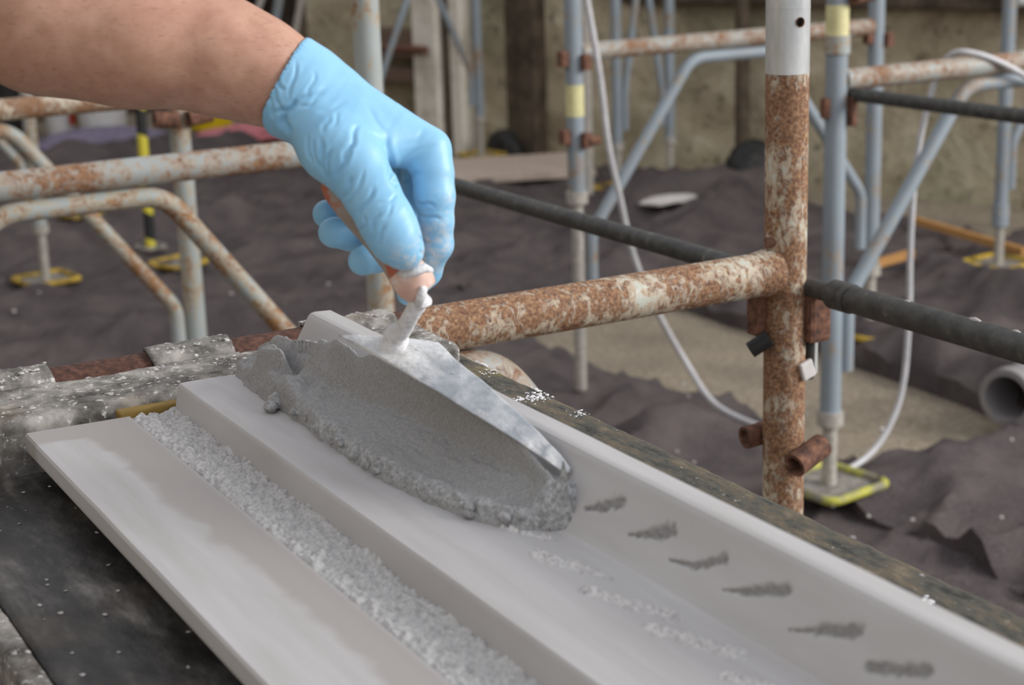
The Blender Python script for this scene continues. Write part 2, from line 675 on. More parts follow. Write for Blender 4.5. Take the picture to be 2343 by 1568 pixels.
wall_r = wall_mesh('wall_right', WA, WB, 3.6, M_WALL, WN, 'weathered beige plaster wall behind the scaffolding')
wall_b = wall_mesh('wall_back', (-4.0, 11.6), (3.7, 11.6), 3.6, M_DARKWALL, np.array([0, -1.0]), 'dark far wall behind the buckets')
wall_b2 = wall_mesh('wall_back', (4.72, 11.6), (5.4, 11.6), 3.6, M_DARKWALL, np.array([0, -1.0]), 'dark far wall beyond the doorway', nz=40)
wall_b3 = wall_mesh('wall_back', (3.7, 11.6), (4.72, 11.6), 3.6, M_DARKWALL, np.array([0, -1.0]), 'dark far wall above the doorway', nz=14, z0=2.6)
wall_l = wall_mesh('wall_left_unseen', (-4.0, -3.0), (-4.0, 11.6), 3.6, M_WALL, np.array([1.0, 0]), 'unseen plaster wall added on the worker side to block sky light', nz=30)  # out of view, added to hold back sky light from the left


def wall_box(name, s0, s1, z0, z1, d0, d1, mat, label, kind='structure', cat=None, parent=None):
    """block on the right-hand wall: s along the wall, d out of the wall"""
    V = []
    for z in (z0, z1):
        for d in (d0, d1):
            for s in (s0, s1):
                q = WA + WT * s + WN * d
                V.append((q[0], q[1], z))
    Fc = [(0, 2, 3, 1), (4, 5, 7, 6), (0, 1, 5, 4), (2, 6, 7, 3), (0, 4, 6, 2), (1, 3, 7, 5)]
    o = mesh_obj(name, np.array(V), Fc, mat, parent, smooth_=False, bevel=.012)
    if kind: tag(o, label, cat, kind=kind)
    elif label: tag(o, label, cat)
    return o


def wspan(x0, x1, y=200):
    a, b = wallpt(x0, y)[0], wallpt(x1, y)[0]
    return min(a, b), max(a, b)


s0, s1 = wspan(992, 1046)
wall_box('trim_1', s0, s1, -.05, 3.5, -.02, .16, M_PALEWALL, 'pale plastered pilaster beside the dark wall recess')
s0, s1 = wspan(1064, 1090)
wall_box('trim_2', s0, s1, -.05, 3.5, -.02, .12, M_PALEWALL, 'narrow pale strip of plaster beyond the pilaster')
s0, s1 = wspan(1185, 1252)
wall_box('trim_3', s0, s1, -.05, 3.5, -.02, .10, M_DARKWALL, 'dark stained stone pier in the plaster wall')
s0, s1 = wspan(874, 988)
wall_box('trim_4', s0, s1, -.05, wallpt(900, 260)[1], -.02, .10, M_DARKWALL, 'dark stone dado below the recess shelves')
for k, (ya, yb, lab, mt) in enumerate([(62, 132, 'brown plank shelf across the wall recess', M_BROWNTANK), (150, 182, 'lower brown plank across the wall recess', M_BROWNTANK)]):
    wall_box('wall_shelf', s0, s1 + .05, wallpt(930, yb)[1], wallpt(930, ya)[1], 0, .10 + .05 * k, mt, lab, kind=None, cat='shelf')
# rusty clamp bracket at the pilaster
a = wallpt(905, 100)
b = wallpt(1030, 108)
q0, q1 = WA + WT * a[0] + WN * .2, WA + WT * b[0] + WN * .2
tag(tube('wall_bracket', [(q0[0], q0[1], a[1]), (q1[0], q1[1], b[1])], .025, M_BRACKET), 'rusty iron bar fixed across the pale pilaster', 'bracket')
# dark raised band high on the wall
a, b = wallpt(1450, 0), wallpt(2343, 0)
sA, sB = sorted((wallpt(1430, 4)[0], wallpt(2500, 4)[0]))
wall_box('wall_band', sA, sB, wallpt(1700, 10)[1], wallpt(1700, 10)[1] + .16, 0, .08, M_DARKWALL, 'dark raised band along the plaster wall', kind=None, cat='beam')
for x, lab in ((1056, 'dark pipe running down beside the pale pilaster'), (1722, 'dark pipe running down the greenish plaster wall')):
    s = wallpt(x, 200)[0]
    q = WA + WT * s + WN * .09
    tag(tube('wall_pipe', [(q[0], q[1], 0.0), (q[0], q[1], 3.4)], .035, M_DARKWALL, seg=12), lab, 'pipe')

# doorway in the far wall: an opening into a small roofed passage
DV, DF = [], []
for b_ in ((3.5, 3.7, 11.8, 14.2, -.1, 2.8), (4.72, 4.92, 11.8, 14.2, -.1, 2.8), (3.5, 4.92, 14.0, 14.2, -.1, 2.8), (3.5, 4.92, 11.8, 14.2, 2.6, 2.8), (3.5, 4.92, 11.6, 14.2, -.12, -.02)):
    v_, f_ = boxv(*b_)
    DF += [tuple(i + 8 * len(DV) for i in q) for q in f_]
    DV.append(v_)
tag(mesh_obj('door_1', np.vstack(DV), DF, M_DARKWALL, smooth_=False, loc=(4.21, 11.6, 0)), 'open doorway into a roofed passage in the far wall', kind='structure')

# ------------------------------------------------------------------ felt sheets on the ground
def sheet(corners, label, seed, res=.03, hz=.012, folds=(), group=None):
    c = [np.array(q, float) for q in corners]
    L1 = max(np.linalg.norm(c[1] - c[0]), np.linalg.norm(c[2] - c[3]))
    L2 = max(np.linalg.norm(c[3] - c[0]), np.linalg.norm(c[2] - c[1]))
    n1, n2 = int(L1 / res) + 2, int(L2 / res) + 2
    u, v = np.meshgrid(np.linspace(0, 1, n1), np.linspace(0, 1, n2), indexing='ij')
    u, v = u.ravel()[:, None], v.ravel()[:, None]
    P = (c[0] * (1 - u) + c[1] * u) * (1 - v) + (c[3] * (1 - u) + c[2] * u) * v
    P = np.hstack([P, np.zeros((len(P), 1))])
    # wavy border
    w = fbm(P, 2.2, 3, seed + 40)
    P[:, 0] += w * .10
    P[:, 1] += fbm(P, 2.2, 3, seed + 60) * .10
    ang = .55
    Q = np.stack([(P[:, 0] * math.cos(ang) + P[:, 1] * math.sin(ang)) * 1.0, (-P[:, 0] * math.sin(ang) + P[:, 1] * math.cos(ang)) * 2.6, P[:, 2]], 1)
    r1 = 1 - np.abs(fbm(Q, 1.5, 2, seed))
    r2 = 1 - np.abs(fbm(Q, 4.0, 2, seed + 9))
    z = hz + .036 * r1 ** 6 + .026 * r2 ** 6 + .010 * fbm(P, 9, 3, seed + 3) + .018 * fbm(P, 1.3, 2, seed + 5)
    for (x0, y0, x1, y1, wd, hh) in folds:
        a, b = np.array([x0, y0]), np.array([x1, y1])
        d = b - a
        tt = np.clip(((P[:, :2] - a) @ d) / (d @ d), 0, 1)
        dist = np.linalg.norm(P[:, :2] - (a + tt[:, None] * d), axis=1) + fbm(P, 3, 2, seed + 8) * wd * .4
        z = z + hh * np.exp(-(dist / wd) ** 2)
    P[:, 2] = np.maximum(z, .012)
    f = gridf(n1, n2).tolist()
    # turned-down border
    idx = np.arange(len(P)).reshape(n1, n2)
    ring = list(idx[:, 0]) + list(idx[-1, 1:]) + list(idx[-2::-1, -1]) + list(idx[0, -2:0:-1])
    skirt = P[ring].copy()
    skirt[:, 2] = -.02
    k = len(P)
    m = len(ring)
    f += [(int(ring[i]), k + i, k + (i + 1) % m, int(ring[(i + 1) % m])) for i in range(m)]
    o = mesh_obj('felt_sheet', np.vstack([P, skirt]), f, M_FELT, auto=55)
    tag(o, label, 'felt sheet', group or 'felt sheets laid over the ground')
    return o


sheet([(-1.5, -.6), (2.62, -.6), (2.66, 4.35), (-1.5, 4.45)], 'grey felt sheet under the work deck and the rusty near frame', 1,
      folds=[(1.2, 2.9, 2.5, 3.5, .06, .06), (2.0, 3.7, 2.7, 3.3, .05, .05)])
sheet([(2.38, -.5), (6.2, -.5), (5.6, 2.95), (2.42, 3.05)], 'grey felt sheet crossed by long ridges in front of the hollow pipe', 2,
      folds=[(2.2, 2.5, 3.4, 2.3, .05, .05), (2.6, 2.1, 3.4, 1.7, .05, .04)])
sheet([(-1.8, 4.4), (2.62, 4.3), (3.1, 8.3), (-1.8, 8.4)], 'grey felt sheet between the left-hand frames and the hazard pole', 3,
      folds=[(1.4, 5.4, 2.4, 5.2, .12, .07), (1.0, 6.9, 2.6, 7.2, .10, .08)])
sheet([(3.25, 2.95), (5.6, 2.9), (5.1, 4.75), (3.28, 4.75)], 'grey felt sheet around the post with the red tape', 4,
      folds=[(3.4, 3.2, 3.5, 4.6, .10, .08), (4.0, 3.1, 4.3, 4.5, .10, .08)])
sheet([(2.72, 4.85), (4.95, 4.8), (4.6, 7.3), (3.05, 7.3)], 'grey felt sheet under the yellow base plates near the plaster wall', 5,
      folds=[(3.3, 5.2, 4.5, 6.0, .10, .07), (4.3, 6.4, 4.9, 6.0, .16, .14)])
sheet([(-1.5, 8.3), (3.9, 7.4), (3.3, 10.4), (-1.5, 11.2)], 'grey felt sheet beneath the buckets', 6, res=.05,
      folds=[(2.4, 9.6, 3.4, 9.3, .1, .1)])


# ------------------------------------------------------------------ scaffold frames
def base_plate(parent, x, y, rimmat, z=0.03, rot=.0, s=.098):
    V, Fc = boxv(-s, s, -s, s, 0, .008)
    def place(V):
        ca, sa = math.cos(rot), math.sin(rot)
        return np.stack([x + V[:, 0] * ca - V[:, 1] * sa, y + V[:, 0] * sa + V[:, 1] * ca, V[:, 2] + z], 1)
    pl = mesh_obj('base_plate', place(V), Fc, M_PLATE, parent, smooth_=False, bevel=.002)
    pts = round_path([(-s, 0, .012), (-s, s, .012), (s, s, .012), (s, -s, .012), (-s, -s, .012), (-s, 0, .012)], .03, 5)
    V, Fc = sweep(pts, .011, 8)
    mesh_obj('rim', place(V), Fc, rimmat, pl)
    return pl


def post(parent, x, y, mat, z0=.27, z1=2.1, r=.02415, rim=None, base=True, rot=.15, basez=.055, plate=True):
    rim = rim or M_YELLOW
    tube('post', [(x, y, z0), (x, y, z1)], r, mat, parent, seg=24)
    if base:
        # threaded jack
        zs = np.arange(basez, z0 + .02, .006)
        rr = [.0165 + (.0016 if k % 2 else 0) for k in range(len(zs))]
        tube('base_jack', [(x, y, q) for q in zs], rr, M_JACK, parent, seg=12)
        tube('jack_nut', [(x, y, z0 - .03), (x, y, z0 + .004)], .031, M_JACK, parent, seg=8)
        if plate: base_plate(parent, x, y, rim, basez - .004, rot)


def arch(parent, xa, xb, y, mat, z=.957, r=.0172):
    w = min(.385, (xb - xa) * .4)
    pts = [(xa + .044, y, .33), (xa + .044, y, .50), (xa + w, y, z), (xb - w, y, z), (xb - .044, y, .50), (xb - .044, y, .33)]
    tube('knee_brace', round_path(pts, .085, 9), r, mat, parent, seg=16)


def socket(parent, x, y, z, dx, mat=None, ro=.019, L=.055):
    """short open tube stub welded to the post"""
    mat = mat or M_BRACKET
    a = (x + .012 * dx, y - .034, z - .004)
    b = (x + (.012 + L) * dx, y - .030, z + .002)
    pipe('pin_socket', [a, b], ro, ro * .72, mat, parent, seg=14)


def frame(name, label, x0, x1, y, mat, rail=None, z1=2.1, rims=None, yrail=None, jackz=(.27, .27), bases=(True, True), sockets=(), plates=(True, True)):
    fr = empty(name, (x0, y, 0.02), label, 'scaffolding', 'scaffold trestles standing on the ground')
    rims = rims or (M_YELLOW, M_YELLOW)
    post(fr, x0, y, mat, jackz[0], z1, rim=rims[0], base=bases[0], plate=plates[0])
    post(fr, x1, y, mat, jackz[1], z1, rim=rims[1], base=bases[1], plate=plates[1])
    tube('transom', [(x0 + .02, y, 1.0), (x1 - .02, y, 1.0)], .02415, rail or mat, fr, seg=24)
    arch(fr, x0, x1, y, mat)
    for (sx, z, d) in sockets:
        socket(fr, sx, y, z, d)
    return fr


# near, very rusty frame that carries the deck
YN, XN = 1.487, 1.1815
nf = empty('scaffold_trestle', (XN, YN, .02), 'heavily rusted near scaffold frame with a bright galvanised sleeve on its post', 'scaffolding', 'scaffold trestles standing on the ground')
tube('post', [(XN, YN, .27), (XN, YN, 1.228)], .02415, M_RUSTY, nf, seg=32)
sl = pipe('sleeve', [(XN, YN, 1.224), (XN, YN, 1.262), (XN, YN, 1.63)], .0243, .021, M_GALV, nf, seg=96)
# pin hole of the sleeve, a dark bored disc with a rusty lip
hd_ = ray(1831, 51)
hd_ /= np.linalg.norm(hd_)
oc = np.array([-XN, -YN])
aa, bb, cc_ = hd_[:2] @ hd_[:2], 2 * (oc @ hd_[:2]), oc @ oc - .0243 ** 2
tt = (-bb - math.sqrt(max(bb * bb - 4 * aa * cc_, 0))) / (2 * aa)
hp = CAM + hd_ * tt
hv = np.array([hp[0] - XN, hp[1] - YN, 0])
hv /= np.linalg.norm(hv)
cv, cf = sweep([hp - hv * .012, hp + hv * .008], .0050, 20)
cutter = mesh_obj('cutter', cv, cf, M_BRACKET)
bmod = sl.modifiers.new('bore', 'BOOLEAN')
bmod.operation = 'DIFFERENCE'
bmod.solver = 'EXACT'
bmod.object = cutter
bpy.context.view_layer.update()
ev = bpy.data.meshes.new_from_object(sl.evaluated_get(bpy.context.evaluated_depsgraph_get()))
sl.modifiers.clear()
ev.polygons.foreach_set('use_smooth', [False] * len(ev.polygons))
sl.data = ev
bpy.data.objects.remove(cutter)
pipe('hole_lip', [hp - hv * .0030, hp + hv * .0005], .0056, .0048, M_BRACKET, nf, seg=20)
tube('sleeve_seam', [(XN, YN, on(1800, 18, 1, YN)[2]), (XN, YN, on(1800, 15, 1, YN)[2])], .02455, M_GALV, nf, seg=32)
tube('post', [(XN - 1.05, YN, .27), (XN - 1.05, YN, 1.6)], .02415, M_RUSTY, nf, seg=24)
tube('transom', [(.70, YN, 1.0), (XN - .02, YN, 1.0)], .0248, M_RUSTY, nf, seg=32)
tube('transom', [(XN - 1.03, YN, 1.0), (.705, YN, 1.0)], .0246, M_RUSTTUBE, nf, seg=32)
tube('weld_collar', [(XN - .045, YN, 1.0), (XN - .03, YN, 1.0), (XN - .018, YN, 1.0)], [.0252, .0275, .0285], M_RUSTY, nf, seg=24)
w = .41
arch(nf, XN - 1.05, XN, YN, M_RAIL, z=.9525, r=.0225)
for xx in (XN, XN - 1.05):
    zs = np.arange(.03, .29, .006)
    tube('base_jack', [(xx, YN, q) for q in zs], [.0165 + (.0016 if k % 2 else 0) for k in range(len(zs))], M_JACK, nf, seg=12)
    base_plate(nf, xx, YN, M_YOLIVE, .05, .1)
# stub sockets and pins on the near post
pipe('pin_socket', [(XN - .012, YN - .036, .777), (XN + .036, YN - .026, .790)], .0145, .0100, M_BRACKET, nf, seg=16)
pipe('pin_socket', [(XN - .034, YN + .030, .797), (XN - .008, YN + .028, .799)], .0135, .0095, M_BRACKET, nf, seg=16)
box('locking_lug', XN - .036, XN - .020, YN + .004, YN + .026, .925, .985, M_BRACKET, nf, .003)
box('locking_lug', XN + .012, XN + .044, YN - .032, YN + .012, .916, .975, M_BRACKET, nf, .006)
tube('locking_pin', [(XN - .046, YN + .004, .912), (XN - .028, YN - .008, .926)], .010, M_BLACK, nf, seg=8)
tube('locking_pin', [(XN + .026, YN - .010, .87), (XN + .026, YN - .012, .935)], .0075, M_BLACK, nf, seg=8)
tube('locking_pin', [(XN + .036, YN - .006, .874), (XN + .036, YN - .006, .93)], .0065, M_GALV, nf, seg=8)
V, Fc = boxv(-.009, .009, -.003, .003, -.011, .011)
ca, sa = math.cos(.3), math.sin(.3)
V = np.stack([V[:, 0] * ca - V[:, 2] * sa, V[:, 1], V[:, 0] * sa + V[:, 2] * ca], 1) + np.array([XN + .012, YN - .0265, .886])
mesh_obj('white_tag', V, Fc, M_PAPER, nf, smooth_=False, bevel=.002)
tube('locking_pin', [(XN - .03, YN - .002, 1.036), (XN - .018, YN - .006, 1.036)], .006, M_BRACKET, nf, seg=8)

# tie bars running along the row of frames
tag(tube('tie_bar', [(1.205, 1.53, .9795), (1.205, 2.69, .9795)], .0125, M_TIE, seg=16), 'thin dark steel tie bar between the rusty near post and the frame behind the hand', 'tie bar', 'steel tie bars')
tb = empty('tie_bar', (1.20, 1.2, .98), 'thick dark steel tie bar running forward from the rusty near post', 'tie bar', 'steel tie bars')
tube('bar', [(1.2015, 1.475, .981), (1.2015, 1.43, .981), (1.2015, 1.42, .981), (1.2015, -.35, .981)], [.0105, .0115, .0152, .0152], M_TIE, tb, seg=20)
tube('collar', [(1.2015, 1.425, .981), (1.2015, 1.395, .981)], .0168, M_TIE, tb, seg=20)
for pxx, pyy, rr in ((2325, 778, .003), (2230, 752, .0045), (2075, 708, .0025)):
    q = on(pxx, pyy, 0, 1.2015)
    V, Fc = sweep([(q[0], q[1] - rr * 1.6, .9955), (q[0], q[1], .9958), (q[0], q[1] + rr * 1.6, .9955)], [rr * .4, rr * .7, rr * .4], 8)
    mesh_obj('plaster_blob', V, Fc, M_CRUMB, tb)

# other frames
fB = frame('scaffold_trestle', 'grey-blue scaffold frame with yellow tape high on its post, beside the near post', 2.44, 3.49, 2.90, M_GREYPAINT, M_RAIL,
           rims=(M_YOLIVE, M_YOLIVE), jackz=(.235, .27))
tube('coupling_sleeve', [(2.44, 2.9, 1.06), (2.44, 2.9, 1.10)], .029, M_MIDRUST, fB, seg=18)
tube('tape_band', [(2.44, 2.9, 1.075), (2.44, 2.9, 1.165)], .0252, M_TAPE, fB, seg=20)
box('locking_lug', 2.458, 2.474, 2.865, 2.905, .90, .965, M_BRACKET, fB, .004)
box('locking_lug', 2.402, 2.418, 2.89, 2.91, .92, .965, M_BRACKET, fB, .003)
socket(fB, 2.44, 2.9, 1.19, 1, M_BRACKET, .022, .06)
tube('joint_ring', [(2.985, 2.9, 1.0), (3.0, 2.9, 1.0)], .0255, M_MIDRUST, fB, seg=20)
tag(tube('tie_bar', [(2.475, 2.93, .969), (2.475, .6, .969)], .0155, M_TIE, seg=16), 'dark steel tie bar hung from the grey-blue post with the yellow tape', 'tie bar', 'steel tie bars')

fC = frame('scaffold_trestle', 'grey scaffold frame with a diagonal knee brace in front of the greenish wall', 2.378, 3.435, 3.905, M_GREYPAINT, M_RAIL,
           jackz=(.62, .27), plates=(False, True))
for xx, yy, zz, mt in ((2.395, 3.872, .955, M_BRACKET), (2.39, 3.872, .745, M_BRACKET), (2.341, 3.90, .965, M_BRACKET), (2.341, 3.90, .755, M_BRACKET), (3.462, 3.88, .94, M_BRACKET), (3.402, 3.90, .95, M_BRACKET)):
    box('locking_lug', xx - .011, xx + .013, yy - .012, yy + .016, zz, zz + .042, mt, fC, .003)
pipe('pin_socket', [(2.395, 3.868, .762), (2.43, 3.872, .765)], .014, .010, M_BRACKET, fC, seg=14)
tube('tape_band', [(2.378, 3.905, .83), (2.378, 3.905, .915)], .0252, M_TAPE, fC, seg=20)

fL = frame('scaffold_trestle', 'half-rusted scaffold frame behind the gloved hand', .178, 1.228, 2.706, M_MIDRUST, M_RAIL)
fM = frame('scaffold_trestle', 'rust-topped scaffold frame behind the bent brace below the forearm', .17, 1.222, 3.76, M_MIDRUST, M_RUSTY,
           sockets=((1.222, .95, 1), (1.222, .95, -1)))
fN = frame('scaffold_trestle', 'farthest scaffold frame on the worker side, standing on yellow plates', .43, 1.478, 6.30, M_MIDRUST, M_MIDRUST)
fO = frame('scaffold_trestle', 'scaffold frame beside the yellow and black pole', 2.0, 3.05, 6.25, M_GREYPAINT, M_MIDRUST, z1=.62 if False else 2.1, bases=(True, True)) if False else None
fE = frame('scaffold_trestle', 'grey scaffold frame with red tape on its post against the wall', 4.44, 5.25, 4.36, M_GREYPAINT, M_MIDRUST)
q = on(2315, 100, 1, 4.36)
tube('tape_band', [(4.44, 4.36, .98 + .10), (4.44, 4.36, .98 + .17)], [.030, .026], M_RED, fE, seg=18)
tube('coupling_sleeve', [(4.44, 4.36, .20), (4.44, 4.36, .28)], .030, M_GREYPAINT, fE, seg=18)
fP = frame('scaffold_trestle', 'slim far scaffold frame standing on two yellow plates by the wall', 4.235, 4.53, 6.58, M_GREYPAINT, M_GREYPAINT)
fQ = frame('scaffold_trestle', 'blue-grey far scaffold frame beside the pale pilaster', 3.60, 4.22, 7.90, M_GREYPAINT, M_GREYPAINT)
# loose base plates
for (x, y, lab) in ((180, 517, 'yellow base plate lying on felt beneath the left-hand transom'), (410, 633, 'worn yellow base plate lying beside the foot of the hazard pole')):
    q = fl(x, y)
    e = empty('loose_base_plate', (q[0], q[1], .05), lab, 'base plate')
    base_plate(e, q[0], q[1], M_YELLOW, .045, .4, .085)

# leaning props far left
for (pa, pb, Y, r, mat, lab) in (((765, 20), (790, 150), 9.8, .035, M_JACK, 'white prop standing behind the half-rusted post'),
                                 ((600, -10), (560, 110), 10.6, .022, M_JACK, 'thin pale prop leaning in the dark doorway'),
                                 ((640, -10), (618, 110), 10.8, .030, M_GREYPAINT, 'dark grey prop leaning in the dark doorway'),
                                 ((690, -10), (668, 110), 10.7, .022, M_JACK, 'slim grey prop leaning beside the doorway edge')):
    a, b = on(*pa, 1, Y), on(*pb, 1, Y)
    d = (b - a) / (b - a)[2]
    p0 = b + d * (0.0 - b[2])
    p1 = a + d * (2.4 - a[2])
    tag(tube('steel_prop', [p1, p0], r, mat, seg=12), lab, 'prop', 'props stored at the far wall')

q = fl(1347, 470)
qb = on(1338, 0, 1, q[1])
tag(tube('steel_prop', [(q[0], q[1], .02), (q[0] + (qb[0] - q[0]) * 1.3, q[1], qb[2] + .6)], .026, M_JACK, seg=14), 'beige prop standing between the grey frame and the wall', 'prop', 'props standing by the right-hand wall')

# hazard striped pole
q = fl(347, 588)
qt = on(322, 240, 1, q[1])
hz = empty('hazard_pole', (q[0], q[1], .02), 'yellow and black striped pole standing on the felt', 'pole')
tube('pole', [(q[0], q[1], .03), (qt[0], qt[1], qt[2] + .3)], .021, M_HAZARD, hz, seg=16)
base_plate(hz, q[0], q[1], M_PLATE, .03, .2, .05)

# buckets
def bucket(px, py, r, h, mat, label, decal=None):
    q = fl(px, py)
    b = empty('bucket', (q[0], q[1], .02), label, 'bucket', 'buckets at the far end')
    V, Fc = sweep([(q[0], q[1], .02), (q[0], q[1], .03), (q[0], q[1], h), (q[0], q[1], h + .01)], [r * .84, r * .86, r, r * 1.0], 24)
    mesh_obj('body', V, Fc, mat, b, auto=40)
    tube('rim', [(q[0], q[1], h - .03), (q[0], q[1], h - .025), (q[0], q[1], h - .005), (q[0], q[1], h)], [r * .99, r * 1.05, r * 1.05, r * 1.0], mat, b, seg=24)
    if decal:
        for k, (a0, a1, zz0, zz1, dm) in enumerate(decal):
            n = 6
            V = []
            for z in (zz0, zz1):
                rr = r * (.86 + .14 * (z / h)) + .003
                for i in range(n + 1):
                    a = a0 + (a1 - a0) * i / n
                    V.append((q[0] + rr * math.cos(a), q[1] + rr * math.sin(a), z))
            Fc = [(i, i + 1, n + 2 + i, n + 1 + i) for i in range(n)]
            mesh_obj('label_patch', np.array(V), Fc, dm, b)
    return b


bucket(152, 318, .13, .34, M_WHITE, 'white bucket with a red and yellow label', [(-1.6, -1.25, .10, .22, M_RED), (-1.2, -.95, .08, .24, M_YELLOW)])
bucket(240, 322, .16, .36, M_WHITE, 'plain white bucket beside the labelled one')
bucket(484, 300, .16, .42, M_YBUCKET, 'bright yellow bucket at the far end')
bucket(20, 200 + 110, .15, .34, M_BLACK, 'black bucket standing left of the labelled white one')

# crumpled cloths, sacks
def lump(name, loc, sx, sy, sz, mat, label, cat, seed, rz=0, amp=.3, group=None):
    bm = bmesh.new()
    bmesh.ops.create_icosphere(bm, subdivisions=4, radius=1)
    V = np.array([v.co[:] for v in bm.verts])
    Fc = [[v.index for v in f.verts] for f in bm.faces]
    bm.free()
    r1 = 1 - np.abs(fbm(V + seed, 1.8, 3, seed)) * 1.6
    V = V * (1 + amp * r1)[:, None]
    V[:, 2] = np.maximum(V[:, 2], -.25)
    V = V * [sx, sy, sz]
    ca, sa = math.cos(rz), math.sin(rz)
    V = np.stack([V[:, 0] * ca - V[:, 1] * sa, V[:, 0] * sa + V[:, 1] * ca, V[:, 2] - V[:, 2].min()], 1) + np.array(loc)
    o = mesh_obj(name, V, Fc, mat)
    return tag(o, label, cat, group)


q = fl(560, 328)
lump('cloth', (q[0], q[1], .02), .26, .12, .07, M_PINK, 'crumpled pink cloth lying on the felt', 'cloth', 3)
q = fl(230, 345)
lump('cloth', (q[0], q[1], .02), .34, .18, .08, M_LILAC, 'crumpled lilac cloth in front of the white buckets', 'cloth', 5)
q = fl(1722, 448)
lump('sack', (q[0], q[1], .03), .12, .10, .16, M_BLACK, 'black crumpled sack at the foot of the dark wall pipe', 'sack', 8)
q = fl(1530, 492)
lump('paper_scrap', (q[0], q[1], .06), .12, .06, .02, M_PAPER, 'crumpled white paper scrap on the felt near the wall', 'paper', 9)
q = fl(1235, 372)
lump('sack', (q[0] - .13, q[1] + .14, .03), .07, .12, .10, M_BLACK, 'dark sack lying below the stained stone pier', 'sack', 12)

q = fl(1180, 412)
box('pale_board', q[0] - .40, q[0] + .34, q[1] - .32, q[1] + .28, .05, .085, M_BOARD, rot=-.35)
tag(bpy.data.objects['pale_board'], 'pale flat board lying on the ground beyond the hand', 'board')
for (p1, p2, lab) in (((1985, 655), (2085, 625), 'short orange wooden lath behind the hanging cable'), ((2090, 545), (2343, 622), 'long brown lath lying before the post with red tape')):
    a, b = fl(*p1), fl(*p2)
    a[2] = b[2] = .075
    tag(tube('wooden_lath', [a, b], .02, M_LATH, seg=4), lab, 'lath')

# hollow grey pipe lying half under the felt
q = fl(2290, 985)
pp = empty('hollow_pipe', (q[0], q[1], .02), 'hollow grey pipe lying in the felt with a dark open mouth', 'pipe')
pipe('pipe_wall', [(q[0] - .02, q[1] - .04, .105), (q[0] + .50, q[1] + .12, .12)], .070, .060, M_PIPE, pp, seg=28)
pipe('flange', [(q[0] - .03, q[1] - .043, .105), (q[0] + .01, q[1] - .031, .106)], .078, .060, M_PIPE, pp, seg=28)

# cables
def cable(label, pts, r):
    P = [np.array(p, float) for p in pts]
    out = []
    for i in range(len(P) - 1):       # catmull-rom
        p0, p1, p2, p3 = P[max(i - 1, 0)], P[i], P[i + 1], P[min(i + 2, len(P) - 1)]
        for k in range(8):
            t_ = k / 8
            out.append(.5 * ((2 * p1) + (p2 - p0) * t_ + (2 * p0 - 5 * p1 + 4 * p2 - p3) * t_ ** 2 + (3 * p1 - p0 - 3 * p2 + p3) * t_ ** 3))
    out.append(P[-1])
    return tag(tube('cable', out, r, M_CABLE, seg=10), label, 'cable', 'white cables')


pts = [on(x, y, 1, 3.70) for x, y in ((1318, -160), (1343, 0), (1372, 170), (1392, 330), (1418, 450), (1450, 585), (1500, 705), (1570, 830))]
e = fl(1640, 928, .06)
e2 = fl(1760, 985, .05)
cable('white cable dangling in front of the diagonal knee brace', pts + [e, e2], .0085)
pts = [on(2480, 260, 1, 2.86), on(2343, 172, 1, 2.86), on(2270, 135, 1, 2.875), on(2215, 120, 1, 2.90), on(2180, 124, 1, 2.935)]
pts += [on(x, y, 1, 2.97) for x, y in ((2150, 160), (2122, 245), (2100, 350), (2088, 470), (2082, 600), (2080, 720), (2068, 870), (2040, 965), (1990, 1040))]
pts += [fl(1915, 1088, .05), fl(1860, 1105, .05)]
cable('white cable looped over the transom of the grey-blue frame', pts, .0075)

# plaster crumbs on the felt
cr = None
cnt = 0
for k in range(44):
    x, y = rng.uniform(1350, 2343), rng.uniform(760, 1500)
    if k > 34: x, y = rng.uniform(0, 800), rng.uniform(520, 760)
    q = fl(x, y, .05)
    s = rng.uniform(.003, .0075)
    if cr is None:
        bm = bmesh.new()
        bmesh.ops.create_icosphere(bm, subdivisions=2, radius=1)
        V = np.array([v.co[:] for v in bm.verts])
        Fc = [[v.index for v in f.verts] for f in bm.faces]
        bm.free()
        V = V * (1 + .35 * fbm(V, 1.6, 2, 4))[:, None]
        cr = mesh_obj('plaster_crumb', V, Fc, M_CRUMB, loc=(0, 0, 0))
        o = cr
    else:
        o = cr.copy()
        COL.objects.link(o)
    o.location = q
    o.scale = (s, s * rng.uniform(.7, 1.3), s * .8)
    o.rotation_euler = (0, 0, rng.uniform(0, 6))
    CR = globals().setdefault('CR', [])
    CR.append(o)
for o in CR:
    tag(o, 'small white plaster crumb scattered on the felt', 'crumb', 'plaster crumbs on the felt')

